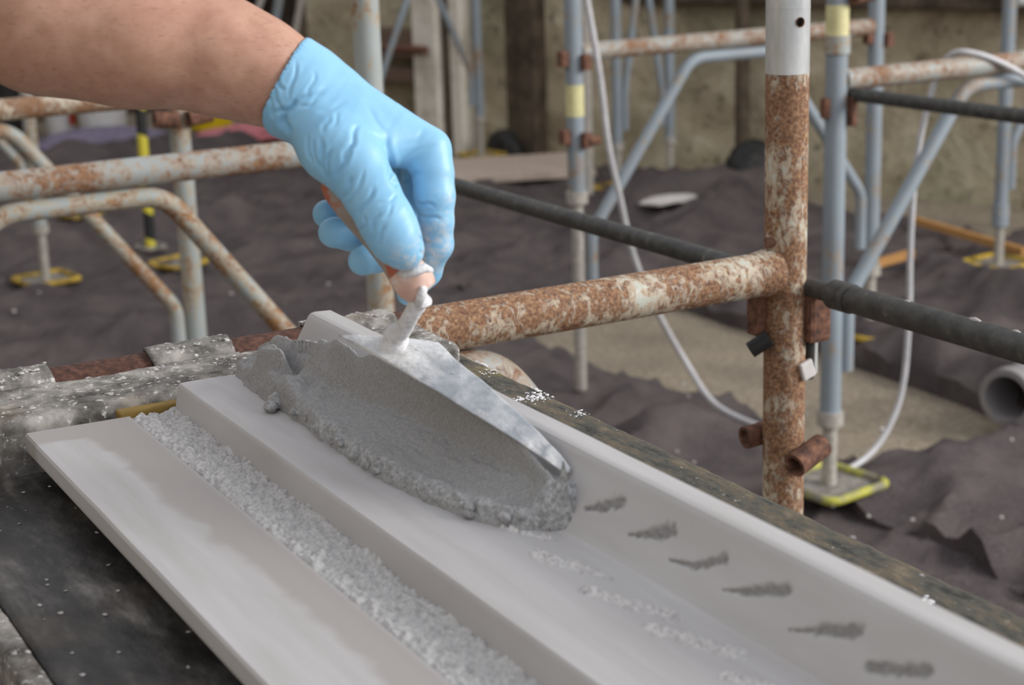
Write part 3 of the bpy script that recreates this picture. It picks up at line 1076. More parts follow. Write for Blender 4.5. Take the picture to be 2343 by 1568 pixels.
# ------------------------------------------------------------------ work deck
dk = empty('scaffold_deck', (.447, .55, .94), 'plaster-splattered scaffold deck hooked over the rusty transom', 'deck')
DX0, DX1 = .187, .712
def rough_box(name, x0, x1, y0, y1, z0, z1, mat, amp, parent, res=.006, seed=0, bev=.006):
    """box whose skin is subdivided and dented"""
    bm = bmesh.new()
    nx, ny, nz = (max(2, int((b - a) / res)) for a, b in ((x0, x1), (y0, y1), (z0, z1)))
    nx, ny, nz = min(nx, 110), min(ny, 220), min(nz, 24)
    V, Fc, key = [], [], {}
    def vid(i, j, k):
        if (i, j, k) not in key:
            key[(i, j, k)] = len(V)
            V.append((x0 + (x1 - x0) * i / nx, y0 + (y1 - y0) * j / ny, z0 + (z1 - z0) * k / nz))
        return key[(i, j, k)]
    for i in range(nx):
        for j in range(ny):
            Fc.append((vid(i, j, nz), vid(i + 1, j, nz), vid(i + 1, j + 1, nz), vid(i, j + 1, nz)))
            Fc.append((vid(i, j, 0), vid(i, j + 1, 0), vid(i + 1, j + 1, 0), vid(i + 1, j, 0)))
    for i in range(nx):
        for k in range(nz):
            Fc.append((vid(i, 0, k), vid(i + 1, 0, k), vid(i + 1, 0, k + 1), vid(i, 0, k + 1)))
            Fc.append((vid(i, ny, k), vid(i, ny, k + 1), vid(i + 1, ny, k + 1), vid(i + 1, ny, k)))
    for j in range(ny):
        for k in range(nz):
            Fc.append((vid(0, j, k), vid(0, j, k + 1), vid(0, j + 1, k + 1), vid(0, j + 1, k)))
            Fc.append((vid(nx, j, k), vid(nx, j + 1, k), vid(nx, j + 1, k + 1), vid(nx, j, k + 1)))
    V = np.array(V)
    # rounded edges
    lo, hi = np.array([x0, y0, z0]) + bev, np.array([x1, y1, z1]) - bev
    c = np.clip(V, lo, hi)
    d = V - c
    L = np.linalg.norm(d, axis=1)
    k = np.where(L > 1e-9, np.minimum(1, bev / np.maximum(L, 1e-9)), 1)
    V = c + d * k[:, None]
    nrm = d / np.maximum(L, 1e-9)[:, None]
    b = fbm(V, 70, 3, seed) + .8 * np.clip(fbm(V, 160, 2, seed + 3), .1, 1)
    V = V + nrm * (b * amp)[:, None]
    bm.free()
    return mesh_obj(name, V, Fc, mat, parent)


rough_box('end_beam', DX0, .70, 1.362, 1.462, .955, 1.0195, M_DECKEND, .0016, dk, .0035, 3, .011)
rough_box('side_beam', .652, DX1, -.34, 1.44, .95, 1.0005, M_DECKSIDE, .0010, dk, .006, 5, .005)
rough_box('side_beam', .1865, .2035, -.34, 1.362, .945, .9725, M_DECKEND, .0008, dk, .004, 6, .003)
rough_box('plywood_panel', .205, .66, -.34, 1.37, .950, .9705, M_PLY, .0008, dk, .006, 7, .002)
box('end_lath', .366, .420, 1.352, 1.364, .975, 1.0135, M_OCHRE, dk, .002)
# hooks: saddles wrapped over the tube
def hook(x0, x1, seed):
    n = max(6, int((x1 - x0) / .004))
    prof = []
    for k in range(15):                       # over the tube from the deck side to the far side
        a = math.radians(205 - k * 17.5)
        prof.append((YN + math.cos(a) * .0292, 1.0 + math.sin(a) * .0292))
    prof = [(1.452, .972), (1.452, 1.0165), (1.457, 1.0195)] + [p for p in prof if p[1] > 1.012 or p[0] > YN]
    inner = [(YN + (p[0] - YN) * .86, 1.0 + (p[1] - 1.0) * .86) if p[0] > 1.458 else (p[0] + .003, p[1] - .005) for p in prof]
    loop = prof + inner[::-1]
    V = []
    for i in range(n + 1):
        x = x0 + (x1 - x0) * i / n
        for (y, z) in loop:
            V.append((x, y, z))
    m = len(loop)
    V = np.array(V)
    V[:, 0] += fbm(V, 60, 2, seed) * .003
    V[:, 2] += (fbm(V, 110, 3, seed + 1) + .7 * np.clip(fbm(V, 200, 2, seed), .1, 1)) * .0017
    Fc = [(i * m + j, (i + 1) * m + j, (i + 1) * m + (j + 1) % m, i * m + (j + 1) % m) for i in range(n) for j in range(m)]
    Fc += [tuple(range(m)), tuple(n * m + j for j in range(m - 1, -1, -1))]
    mesh_obj('hook', V, Fc, M_DECKEND, dk)


hook(.20, .342, 2)
hook(.434, .513, 4)
hook(.592, .682, 6)
# splashes of dried plaster on the end beam and hooks
SV, SF = [], []
bm = bmesh.new()
bmesh.ops.create_icosphere(bm, subdivisions=1, radius=1)
iv = np.array([v.co[:] for v in bm.verts])
ifc = [[v.index for v in f.verts] for f in bm.faces]
bm.free()
for k in range(420):
    r = rng.random()
    if r < .55:
        p = (rng.uniform(.2, .69), rng.uniform(1.372, 1.455), 1.0195)
    elif r < .75:
        hk = [(.20, .342), (.434, .513), (.592, .682)][rng.integers(3)]
        p = (rng.uniform(*hk), YN + rng.uniform(-.012, .012), 1.028)
    elif r < .9:
        p = (rng.uniform(.658, .708), rng.uniform(.5, 1.43), 1.0)
    else:
        p = (rng.uniform(.22, .30), rng.uniform(.8, 1.34), .971)
    s = rng.uniform(.0008, .0028) * (1 if r < .75 else .7)
    V = iv * rng.uniform(.5, 1.3, (len(iv), 1)) * [s * rng.uniform(.8, 1.8), s * rng.uniform(.8, 1.8), s * .3] + np.array(p)
    n0 = len(SV) * len(iv)
    SV.append(V)
    SF += [[n0 + i for i in f] for f in ifc]
o = mesh_obj('plaster_splashes', np.vstack(SV), SF, M_CRUMB, dk)
tag(o, 'dried white plaster splashes', kind='stuff')
# crumbly white smears along the far part of the side beam
for k, (x, y, rx, ry, cnt_, sz) in enumerate(((1165, 822, .014, .010, 40, .0016), (1225, 905, .022, .012, 110, .0020), (1125, 850, .010, .008, 30, .0014), (1325, 946, .010, .010, 26, .0016), (2123, 1372, .005, .005, 22, .0022))):
    q = on(x, y, 2, 1.001)
    CV, CF = [], []
    for i in range(cnt_):
        a, b = rng.normal(0, .55, 2)
        p = np.array([min(q[0] + a * rx, .710), q[1] + b * ry + a * rx * .3, 1.0008])
        r_ = sz * rng.uniform(.25, 1.0)
        CF += [[len(CV) * len(iv) + t_ for t_ in f_] for f_ in ifc]
        CV.append(iv * rng.uniform(.5, 1.3, (len(iv), 1)) * [r_ * rng.uniform(.8, 1.6), r_ * rng.uniform(.8, 1.6), r_ * .4] + p)
    sm_ = mesh_obj('plaster_smear', np.vstack(CV), CF, M_CRUST, dk)

# battens that carry the moulding
for y, lab in ((1.27, 'wooden batten under the far end of the plaster moulding'), (.52, 'wooden batten under the near part of the plaster moulding')):
    tag(box('wooden_batten', .305, .60, y - .018, y + .018, .971, .9945, M_OCHRE, bevel=.001), lab, 'batten')

# ------------------------------------------------------------------ plaster moulding
mo = empty('plaster_moulding', (.42, .75, .994), 'long pale plaster moulding with a stepped ledge and raised back wall', 'moulding')
YE, YS = 1.35, .12
key = [(.2865, .9945, .006), (.2860, .996, .002), (.2860, 1.0085, .003), (.2875, 1.0105, .001), (.374, 1.0095, .004),
       (.3765, 1.004, .003), (.4125, 1.004, .006), (.4145, 1.009, .002), (.4185, 1.0285, .002), (.4200, 1.0303, .0008), (.430, 1.0306, .002),
       (.512, 1.0296, .0015), (.5170, 1.0310, .0010), (.5195, 1.0345, .0010), (.5415, 1.0715, .0013), (.5440, 1.0738, .0008), (.5478, 1.0746, .0015),
       (.5630, 1.0738, .003), (.5655, 1.0715, .001), (.5665, 1.00, .008), (.5650, .9945, .003)]
prof = []
for i in range(len(key)):
    a, b = key[i], key[(i + 1) % len(key)]
    L = math.hypot(b[0] - a[0], b[1] - a[1])
    step = b[2] if i < len(key) - 1 else .02
    n = max(1, int(L / step))
    for k in range(n):
        prof.append((a[0] + (b[0] - a[0]) * k / n, a[1] + (b[1] - a[1]) * k / n))
prof = np.array(prof)
ys = np.concatenate([np.arange(YE, 1.0, -.006), np.arange(1.0, .48, -.0014), np.arange(.48, YS, -.012), [YS]])
m, n = len(prof), len(ys)
P = np.empty((n, m, 3))
P[:, :, 0] = prof[None, :, 0]
P[:, :, 1] = ys[:, None]
P[:, :, 2] = prof[None, :, 1]
P = P.reshape(-1, 3)
P[:, 2] += .0004 * fbm(P, 14, 2, 3) * (P[:, 2] > 1.0)
# keyed gouges
px, py, pd = proj(P)
scr = np.zeros(len(P))
chk = np.zeros(len(P))
onwall = (P[:, 0] > .518) & (P[:, 0] < .5425) & (P[:, 2] > 1.032)
onledge = (P[:, 0] > .421) & (P[:, 0] < .5165) & (P[:, 2] > 1.028) & (P[:, 2] < 1.033)


def capsule2(x1, y1, x2, y2, w1, w2):
    dx, dy = x2 - x1, y2 - y1
    t_ = np.clip(((px - x1) * dx + (py - y1) * dy) / (dx * dx + dy * dy), 0, 1)
    d = np.hypot(px - x1 - t_ * dx, py - y1 - t_ * dy)
    return d / (w1 + (w2 - w1) * t_), t_


nz1 = fbm(P, 260, 2, 21)
nz2 = fbm(P, 520, 2, 25)
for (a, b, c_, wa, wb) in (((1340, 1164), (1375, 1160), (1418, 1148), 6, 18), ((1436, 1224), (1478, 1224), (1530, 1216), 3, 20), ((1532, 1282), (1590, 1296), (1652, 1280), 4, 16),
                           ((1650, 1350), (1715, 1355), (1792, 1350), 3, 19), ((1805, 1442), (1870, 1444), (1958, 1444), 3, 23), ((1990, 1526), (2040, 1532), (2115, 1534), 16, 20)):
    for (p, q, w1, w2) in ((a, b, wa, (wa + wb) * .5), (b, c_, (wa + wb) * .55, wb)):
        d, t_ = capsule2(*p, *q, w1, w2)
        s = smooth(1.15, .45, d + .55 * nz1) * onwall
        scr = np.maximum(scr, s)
for (a, b, w1, w2) in (((1135, 1200), (1268, 1240), 7, 4), ((1228, 1270), (1330, 1300), 11, 13), ((1330, 1300), (1400, 1326), 11, 3), ((1338, 1352), (1535, 1410), 10, 14), ((1535, 1410), (1560, 1422), 12, 3),
                       ((1485, 1438), (1700, 1502), 10, 14), ((1655, 1548), (1760, 1580), 10, 14)):
    d, t_ = capsule2(*a, *b, w1, w2)
    s = smooth(1.2, .4, d + .6 * nz1) * onledge
    chk = np.maximum(chk, s)
P[:, 0] += scr * (.0012 + .0012 * nz2)
P[:, 2] -= scr * (.0006 + .001 * nz2)
P[:, 2] += chk * (.0003 + .0062 * nz2)
Fc = []
idx = np.arange(n * m).reshape(n, m)
a = idx[:-1]
b = idx[1:]
Q = np.stack([a, np.roll(a, -1, 1), np.roll(b, -1, 1), b], -1).reshape(-1, 4)
Fc = Q.tolist() + [tuple(int(v) for v in idx[0][::-1]), tuple(int(v) for v in idx[-1])]
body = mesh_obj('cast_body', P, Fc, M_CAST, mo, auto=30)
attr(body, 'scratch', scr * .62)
attr(body, 'chalk', chk)
# rough keyed strip in the channel
xs = np.arange(.3735, .4158, .0011)
ys2 = np.concatenate([np.arange(1.349, .50, -.0013), np.arange(.50, YS, -.006)])
X, Y = np.meshgrid(xs, ys2, indexing='ij')
P = np.stack([X.ravel(), Y.ravel(), np.zeros(X.size)], 1)
g = fbm(P, 190, 3, 31, .6)
g2 = fbm(P, 420, 2, 37)
z = 1.0088 + .0036 * g + .0022 * g2 - .003 * smooth(.3768, .3735, P[:, 0]) - .002 * smooth(.25, .6, fbm(P, 260, 1, 41))
z += .0035 * smooth(.408, .415, P[:, 0]) * np.clip(fbm(P, 45, 3, 43) + .2, 0, 1)
P[:, 2] = z
mesh_obj('rough_strip', P, gridf(len(xs), len(ys2)), M_AGG, mo)
tag(bpy.data.objects['rough_strip'], 'rough pitted strip in the channel of the moulding')


# ------------------------------------------------------------------ trowel blade plane (needed by the mortar)
TIP = on(1300, 1078, 2, CAMZ - .3675)
HL = on(775, 770, 2, CAMZ - .309)
HR = on(990, 784, 2, CAMZ - .311)
bn = np.cross(HL - TIP, HR - TIP)
bn /= np.linalg.norm(bn)
if bn[2] < 0: bn = -bn


def onblade(x, y):
    d = ray(x, y)
    return CAM + d * ((bn @ (TIP - CAM)) / (bn @ d))


# ------------------------------------------------------------------ mortar heap
xs = np.arange(.436, .5470, .0010)
ys = np.arange(1.368, .858, -.0011)
X, Y = np.meshgrid(xs, ys, indexing='ij')
P = np.stack([X.ravel(), Y.ravel(), np.zeros(X.size)], 1)
x, y = P[:, 0], P[:, 1]
wob = .0035 * fbm(P, 28, 3, 51) + .0020 * fbm(P, 90, 2, 53)
# front boundary of the heap as a function of y
fy = [1.37, 1.345, 1.30, 1.25, 1.17, 1.08, 1.00, .95, .915, .892, .878, .872, .866]
fx = [.500, .468, .4615, .4615, .4625, .4590, .4615, .4700, .4800, .4930, .5080, .5180, .540]
xf = np.interp(y, fy[::-1], fx[::-1]) + wob
# right-hand limit beyond the wall foot
wallx = np.interp(np.clip(y, .8, 1.4), [.8, 1.4], [.520, .520])
inside = x - xf
# boundary distance also from near end (y) and far end
end_n = (y - (.868 + .0035 * fbm(P, 40, 2, 57))) * 1.0
end_f = (1.362 + .006 * fbm(P, 30, 2, 59)) - y
dist = np.minimum(np.minimum(inside, end_n + .02 * smooth(.50, .53, x) * 0), end_f)
# crest height along y
cy = [.866, .88, .895, .92, .96, 1.02, 1.08, 1.14, 1.19, 1.235, 1.27, 1.30, 1.34, 1.37]
ch = [1.036, 1.050, 1.056, 1.062, 1.068, 1.073, 1.075, 1.076, 1.074, 1.075, 1.074, 1.067, 1.056, 1.045]
crest = np.interp(y, cy, ch) + .003 * fbm(P, 22, 2, 61)
xc = np.interp(y, [.86, .90, 1.0, 1.1, 1.18, 1.25, 1.34], [.524, .522, .519, .517, .513, .505, .495]) + .002 * fbm(P, 40, 2, 63)
# lip, scooped shelf, steep face, crest
lip = 1.0315 + .0125 * smooth(0, .007, dist) 
shelf = np.interp(y, [.87, .92, 1.05, 1.15, 1.22, 1.30], [1.042, 1.0405, 1.0415, 1.0440, 1.048, 1.048])
u = np.clip((x - xf) / np.maximum(xc - xf, .004), 0, 1)
face = np.interp(y, [.88, .95, 1.08, 1.17, 1.30], [.84, .82, .78, .60, .36])
s1 = smooth(face, 1.0, u)
h = shelf + (crest - shelf) * s1 ** 1.35
h -= .0020 * np.exp(-((u - .42) / .2) ** 2) * smooth(1.16, 1.05, y)
h += .0165 * u ** 1.3 * smooth(1.24, 1.08, y)       # scooped channel
rim = np.exp(-((dist - .005) / .0045) ** 2)
h += rim * .0008 * smooth(1.20, 1.1, y) + np.exp(-((dist - .004) / .005) ** 2) * .0060 * np.clip(fbm(P, 60, 2, 70) + .05, 0, 1)
# lumpy torn top at the far end with a broken facet
far = smooth(1.15, 1.23, y)
h += far * (.012 * fbm(P, 26, 3, 65) + .004 * fbm(P, 60, 2, 67))
h += .003 * smooth(.85, .97, u) * fbm(P, 30, 2, 69)
def blob(cx, cy_, rx, ry, hh, rot=0):
    ca, sa = math.cos(rot), math.sin(rot)
    a = ((x - cx) * ca + (y - cy_) * sa) / rx
    b = (-(x - cx) * sa + (y - cy_) * ca) / ry
    return hh * smooth(1.0, .35, np.hypot(a, b))
h += blob(.480, 1.285, .009, .034, .020, .25)
h -= blob(.497, 1.262, .013, .030, .012, .25)
h -= blob(.466, 1.285, .008, .030, .006, .1)
h += blob(.512, 1.200, .012, .030, .007)
h += blob(.466, 1.345, .014, .020, .010)
# behind the crest, falling to the moulding wall
h = np.where(x > xc, crest - (crest - 1.052) * smooth(0, .030, x - xc) * .6, h)
# scoop at the near end with a raised rounded rim
tip = smooth(.945, .90, y)
h = h - tip * .006 * np.exp(-(((x - .506) / .012) ** 2 + ((y - .912) / .018) ** 2))
h += .006 * np.exp(-(((x - .520) / .016) ** 2 + ((y - .884) / .013) ** 2))
prof_end = smooth(-.001, .010, dist) ** .6
grain = smooth(0.9, 0.1, s1) * .35 + .65 * np.maximum(rim, far * .6)
tail = np.maximum(rim * smooth(1.24, 1.12, y), smooth(.905, .885, y))
h += (.0006 + .0042 * np.maximum(tail, .6 * rim)) * fbm(P, 170, 3, 71, .6)
h += .0012 * fbm(np.stack([x * 1.0, y * .25, 0 * x], 1), 300, 2, 73) * (1 - tail)
zz = 1.0285 + (h - 1.0285) * prof_end
# keep below the trowel blade where the blade lies over the heap
zb = TIP[2] - (bn[0] * (x - TIP[0]) + bn[1] * (y - TIP[1])) / bn[2]
zz = np.where((x > xc - .012) & (y > .885), np.minimum(zz, zb - .0012), zz)
# remove what hangs outside
keep = dist > -.0015
zz = np.where(x > .5195, np.where(dist > -.0005, zz, 1.03), zz)
P[:, 2] = zz
# let the rim bulge over its foot slightly
P[:, 0] -= .0022 * rim * (1 + 1.6 * fbm(P, 110, 3, 77))
nx_, ny_ = len(xs), len(ys)
f = gridf(nx_, ny_)
f = f[keep[f].all(1)]
used = np.unique(f)
remap = -np.ones(len(P), int)
remap[used] = np.arange(len(used))
mh = mesh_obj('mortar_heap', P[used], remap[f], M_MORTAR)
attr(mh, 'rim', np.clip(np.maximum(tail, .55 * far * smooth(.0, .6, fbm(P, 30, 2, 79)))[used], 0, 1))
tag(mh, 'heap of wet grey mortar spread on the moulding ledge under the trowel', 'mortar')
# nodules pushed out along the lip
nods = [(628, 926, .0085), (612, 938, .0055), (655, 935, .0055), (812, 1050, .006)]
nodw = [(on(a, b, 2, 1.033) + np.array([.003, 0, .002]), s_) for a, b, s_ in nods]
for k in range(46):
    yy = rng.uniform(.885, 1.21)
    xx = float(np.interp(yy, fy[::-1], fx[::-1])) + rng.uniform(-.0005, .006)
    nodw.append((np.array([xx, yy, 1.0320 + rng.uniform(0, .006)]), rng.uniform(.0018, .0048)))
bm = bmesh.new()
bmesh.ops.create_icosphere(bm, subdivisions=3, radius=1)
iv3 = np.array([v.co[:] for v in bm.verts])
if3 = [[v.index for v in ff.verts] for ff in bm.faces]
bm.free()
for k, (q, s_) in enumerate(nodw):
    V = iv3 * (1 + .35 * fbm(iv3 + k * 4, 2.0, 3, k) + .20 * fbm(iv3 + k, 5, 2, k + 5))[:, None] * [s_, s_ * 1.3, s_ * .85] + q
    nd = mesh_obj('mortar_nodule', V, if3, M_MORTAR, mh)
    attr(nd, 'rim', np.full(len(V), .8))

# ------------------------------------------------------------------ surface nets for the arm and hand
def surface_nets(f, org, h):
    nx, ny, nz = f.shape
    s = f < 0
    c = [(i, j, k) for i in (0, 1) for j in (0, 1) for k in (0, 1)]
    sl = lambda a, i, j, k: a[i:nx - 1 + i, j:ny - 1 + j, k:nz - 1 + k]
    cnt_ = sum(sl(s, *q).astype(np.int8) for q in c)
    act = (cnt_ > 0) & (cnt_ < 8)
    I = np.argwhere(act)
    vid = -np.ones(act.shape, np.int64)
    vid[act] = np.arange(len(I))
    acc = np.zeros((len(I), 3))
    num = np.zeros(len(I))
    vals = {q: f[I[:, 0] + q[0], I[:, 1] + q[1], I[:, 2] + q[2]] for q in c}
    for ax in range(3):
        for q in c:
            if q[ax]: continue
            r = list(q)
            r[ax] = 1
            r = tuple(r)
            va, vb = vals[q], vals[r]
            mk = (va < 0) != (vb < 0)
            t_ = np.where(mk, va / np.where(mk, va - vb, 1), 0)
            p = np.array(q, float)[None] + 0 * acc
            p[:, ax] += t_
            acc[mk] += p[mk]
            num[mk] += 1
    V = (I + acc / num[:, None]) * h + np.array(org)
    faces = []
    for ax in range(3):
        o1, o2 = (ax + 1) % 3, (ax + 2) % 3
        a = np.take(s, range(0, s.shape[ax] - 1), ax)
        b = np.take(s, range(1, s.shape[ax]), ax)
        E_ = np.argwhere(a != b)
        ok = (E_[:, o1] > 0) & (E_[:, o2] > 0) & (E_[:, o1] < act.shape[o1]) & (E_[:, o2] < act.shape[o2])
        E_ = E_[ok]
        flip = s[E_[:, 0], E_[:, 1], E_[:, 2]]
        def g(d1, d2):
            q = E_.copy()
            q[:, o1] -= d1
            q[:, o2] -= d2
            return vid[q[:, 0], q[:, 1], q[:, 2]]
        Q = np.stack([g(1, 1), g(0, 1), g(0, 0), g(1, 0)], 1)
        Q[~flip] = Q[~flip][:, ::-1]
        faces.append(Q)
    return V, np.vstack(faces)


def camp(x, y, d):
    return np.array([(x - CX) / F * d, (y - CY) / F * d, d])


def cone(G, a, b):
    """tapered capsule; a, b = (px, py, depth, radius in px)"""
    pa, pb = camp(*a[:3]), camp(*b[:3])
    ra, rb = a[3] / F * a[2], b[3] / F * b[2]
    d = pb - pa
    q = G - pa.astype(np.float32)
    t_ = np.clip((q @ d.astype(np.float32)) / np.float32(d @ d), 0, 1)
    q -= t_[..., None] * d.astype(np.float32)
    return np.sqrt((q * q).sum(-1)) - (ra + (rb - ra) * t_).astype(np.float32)


def smin(a, b, k):
    h_ = np.clip(.5 + .5 * (b - a) / k, 0, 1)
    return b + (a - b) * h_ - k * h_ * (1 - h_)


def chain(G, pts, k=.004):
    r = None
    for a, b in zip(pts[:-1], pts[1:]):
        c = cone(G, a, b)
        r = c if r is None else smin(r, c, k)
    return r


def grid(lo, hi, h):
    ax = [np.arange(l, u + h, h, dtype=np.float32) for l, u in zip(lo, hi)]
    return np.stack(np.meshgrid(*ax, indexing='ij'), -1)


def vnormals(V, Fq):
    a, b, c_, d = (V[Fq[:, i]] for i in range(4))
    nf_ = np.cross(c_ - a, d - b)
    N = np.zeros_like(V)
    for i in range(4):
        np.add.at(N, Fq[:, i], nf_)
    return N / np.maximum(np.linalg.norm(N, axis=1), 1e-12)[:, None]


def relax(V, Fq, it=2, lam=.5):
    for _ in range(it):
        S = np.zeros_like(V)
        C_ = np.zeros(len(V))
        for i in range(4):
            np.add.at(S, Fq[:, i], V[Fq[:, (i + 1) % 4]])
            np.add.at(S, Fq[:, i], V[Fq[:, (i + 3) % 4]])
            np.add.at(C_, Fq[:, i], 2)
        V = V + lam * (S / C_[:, None] - V)
    return V


def cam2world(V):
    return CAM + V @ A.T


ARM = [(640, 186, 1.150, 94), (560, 150, 1.148, 108), (480, 120, 1.145, 124), (300, 70, 1.140, 160), (100, 8, 1.135, 186),
       (-120, -92, 1.130, 166), (-420, -150, 1.130, 150)]
UPPER = [(-420, -150, 1.130, 150), (-620, -420, 1.16, 158), (-760, -900, 1.25, 175)]
# ---- arm (one continuous body mesh)
lo = camp(-1000, -1150, 1.14) - [.06, .02, 0]
hi = camp(760, 330, 1.14)
lo[2], hi[2] = 1.03, 1.36
h = .0030
G = grid(lo, hi, h)
fa = chain(G, ARM, .02)
fa = smin(fa, chain(G, UPPER, .02), .03)
# forearm muscle and the two bones at the wrist
fa = smin(fa, cone(G, (90, 80, 1.125, 92), (330, 120, 1.13, 70)), .03)
fa = smin(fa, cone(G, (470, 105, 1.135, 60), (600, 120, 1.14, 52)), .02)
fa = smin(fa, cone(G, (640, 186, 1.150, 90), (735, 240, 1.150, 60)), .02)      # wrist going on into the glove
V, Fq = surface_nets(fa, lo, h)
V = relax(V, Fq, 3)
N = vnormals(V, Fq)
Vw = cam2world(V)
V = V + N * (.0006 * fbm(Vw, 26, 3, 5) + .0003 * fbm(Vw, 90, 2, 6))[:, None]
Vw = cam2world(V)
pbase = np.array([Vw[:, 0].mean(), Vw[:, 1].mean(), Vw[:, 2].min()])
arm = mesh_obj('person', Vw, Fq, M_SKIN, loc=tuple(pbase))
tag(arm, 'bare forearm of a worker in a blue glove reaching over the moulding', 'person')

# ---- glove
lo = camp(560, 70, 1.15)
hi = camp(1060, 725, 1.15)
lo[2], hi[2] = 1.07, 1.275
h = .00105
G = grid(lo, hi, h)
D = .032
def dd(L): return [(a, b, c_ + D, r) for a, b, c_, r in L]
palm = chain(G, dd([(590, 160, 1.118, 113), (655, 193, 1.118, 107), (690, 212, 1.118, 95), (740, 240, 1.120, 88)]), .010)
palm = smin(palm, cone(G, (604, 220, 1.146, 74), (640, 238, 1.146, 62)), .008)
palm = smin(palm, chain(G, dd([(715, 213, 1.118, 84), (978, 345, 1.120, 51)]), .01), .012)      # index metacarpal
palm = smin(palm, chain(G, dd([(720, 186, 1.143, 61), (955, 322, 1.148, 43)]), .01), .012)      # middle
palm = smin(palm, chain(G, dd([(705, 205, 1.158, 58), (925, 352, 1.172, 40)]), .01), .012)      # ring
palm = smin(palm, chain(G, dd([(695, 220, 1.165, 56), (880, 388, 1.186, 38)]), .01), .012)      # little
palm = smin(palm, chain(G, dd([(695, 245, 1.106, 66), (765, 335, 1.092, 74), (806, 372, 1.086, 72)]), .01), .014)      # thenar
palm = smin(palm, chain(G, dd([(800, 300, 1.105, 60), (880, 330, 1.108, 44)]), .01), .016)      # web
thumb = chain(G, dd([(806, 372, 1.086, 70), (848, 440, 1.080, 61), (884, 506, 1.075, 59), (908, 552, 1.074, 54), (928, 578, 1.076, 40)]), .008)
f = smin(palm, thumb, .009)
index = chain(G, dd([(978, 345, 1.120, 50), (990, 395, 1.116, 46), (994, 450, 1.115, 45), (998, 505, 1.118, 38), (1000, 560, 1.124, 35), (976, 622, 1.140, 32), (935, 672, 1.149, 28)]), .005)
f2 = smin(palm, index, .007)
mid = chain(G, dd([(955, 322, 1.148, 43), (962, 380, 1.148, 42), (958, 440, 1.150, 41), (905, 545, 1.160, 38), (865, 585, 1.152, 36), (830, 597, 1.144, 34)]), .005)
f3 = smin(palm, mid, .006)
rin = chain(G, dd([(925, 352, 1.172, 40), (935, 460, 1.176, 40), (865, 530, 1.178, 38), (805, 535, 1.168, 37), (764, 532, 1.158, 36)]), .005)
f4 = smin(palm, rin, .006)
lit = chain(G, dd([(880, 388, 1.186, 38), (885, 450, 1.194, 37), (820, 488, 1.192, 35), (748, 490, 1.178, 33)]), .005)
f5 = smin(palm, lit, .006)
fg = f
for q in (f2, f3, f4, f5):
    fg = smin(fg, q, .0016)
# cut at the cuff plane
c0, c1, c2 = camp(692, 80, 1.150), camp(618, 303, 1.152), camp(577, 228, 1.112)
pn = np.cross(c1 - c0, c2 - c0)
pn /= np.linalg.norm(pn)
if pn @ (camp(400, 100, 1.15) - c0) < 0: pn = -pn
cut = (G - c0.astype(np.float32)) @ pn.astype(np.float32)
fg = -smin(-fg, -cut, .005)
# hollow cuff around the wrist
inn = smin(chain(G, ARM[:3], .02), cone(G, (640, 186, 1.150, 94), (735, 240, 1.150, 60)), .02) - .0012
fg = -smin(-fg, inn, .0015)
V, Fq = surface_nets(fg, lo, h)
V = relax(V, Fq, 4, .45)
N = vnormals(V, Fq)
gx, gy = CX + F * V[:, 0] / V[:, 2], CY + F * V[:, 1] / V[:, 2]
nearside = smooth(.15, -.25, N[:, 2])              # surface turned to the viewer side of the hand
disp = np.zeros(len(V))
CREASES = [  # x1,y1,x2,y2,width px,depth mm
    (817, 289, 803, 330, 7, 1.2), (803, 330, 785, 364, 7, 1.5), (887, 321, 893, 399, 8, 1.6), (893, 399, 907, 427, 8, 2.0),
    (703, 318, 712, 372, 5, 1.3), (716, 326, 726, 384, 5, 1.3), (733, 326, 742, 397, 6, 1.5), (754, 350, 746, 408, 6, 1.5), (801, 342, 773, 402, 6, 1.4),
    (658, 129, 634, 182, 6, 1.2), (634, 182, 645, 206, 5, 1.3), (676, 150, 664, 222, 5, .9), (640, 258, 676, 236, 8, 2.6), (676, 236, 738, 207, 7, 1.2),
    (655, 300, 648, 262, 10, 3.2), (690, 246, 722, 232, 5, .8), (628, 206, 640, 250, 6, 1.6), (612, 214, 628, 262, 6, 1.2),
    (806, 412, 784, 455, 7, 1.6), (832, 398, 800, 470, 5, .9), (852, 436, 822, 494, 6, 1.3), (866, 490, 850, 524, 6, 1.1), (838, 500, 826, 530, 6, 1.2), (880, 520, 862, 560, 5, .9), (900, 470, 880, 500, 5, .6),
    (872, 470, 905, 448, 5, .6), (956, 463, 992, 472, 5, 1.1), (962, 492, 1006, 503, 5, 1.1), (960, 546, 984, 556, 5, 1.1), (962, 575, 990, 590, 5, .9),
    (925, 410, 962, 396, 7, .9), (840, 250, 880, 300, 8, .5), (850, 300, 872, 330, 5, .7), (735, 255, 790, 235, 7, .5), (760, 290, 775, 262, 6, .7), (738, 300, 752, 272, 6, .7),
    (720, 170, 705, 215, 6, .6), (970, 300, 930, 335, 8, .4), (985, 330, 915, 372, 7, .5)]
for (x1, y1, x2, y2, w_, dep) in CREASES:
    dx, dy = x2 - x1, y2 - y1
    L = math.hypot(dx, dy)
    t_ = ((gx - x1) * dx + (gy - y1) * dy) / (L * L)
    wob = 3.0 * np.sin(t_ * 5 + x1)
    sd = ((gx - x1) * dy - (gy - y1) * dx) / L + wob
    ends = smooth(-.25, .2, t_) * smooth(1.25, .8, t_)
    w_ = w_ * .8
    disp += ends * dep * 1.15e-3 * (-np.exp(-(sd / w_) ** 2) + .28 * np.exp(-((sd - 2.0 * w_) / (1.3 * w_)) ** 2) + .12 * np.exp(-((sd + 2.2 * w_) / (1.4 * w_)) ** 2))
disp *= nearside
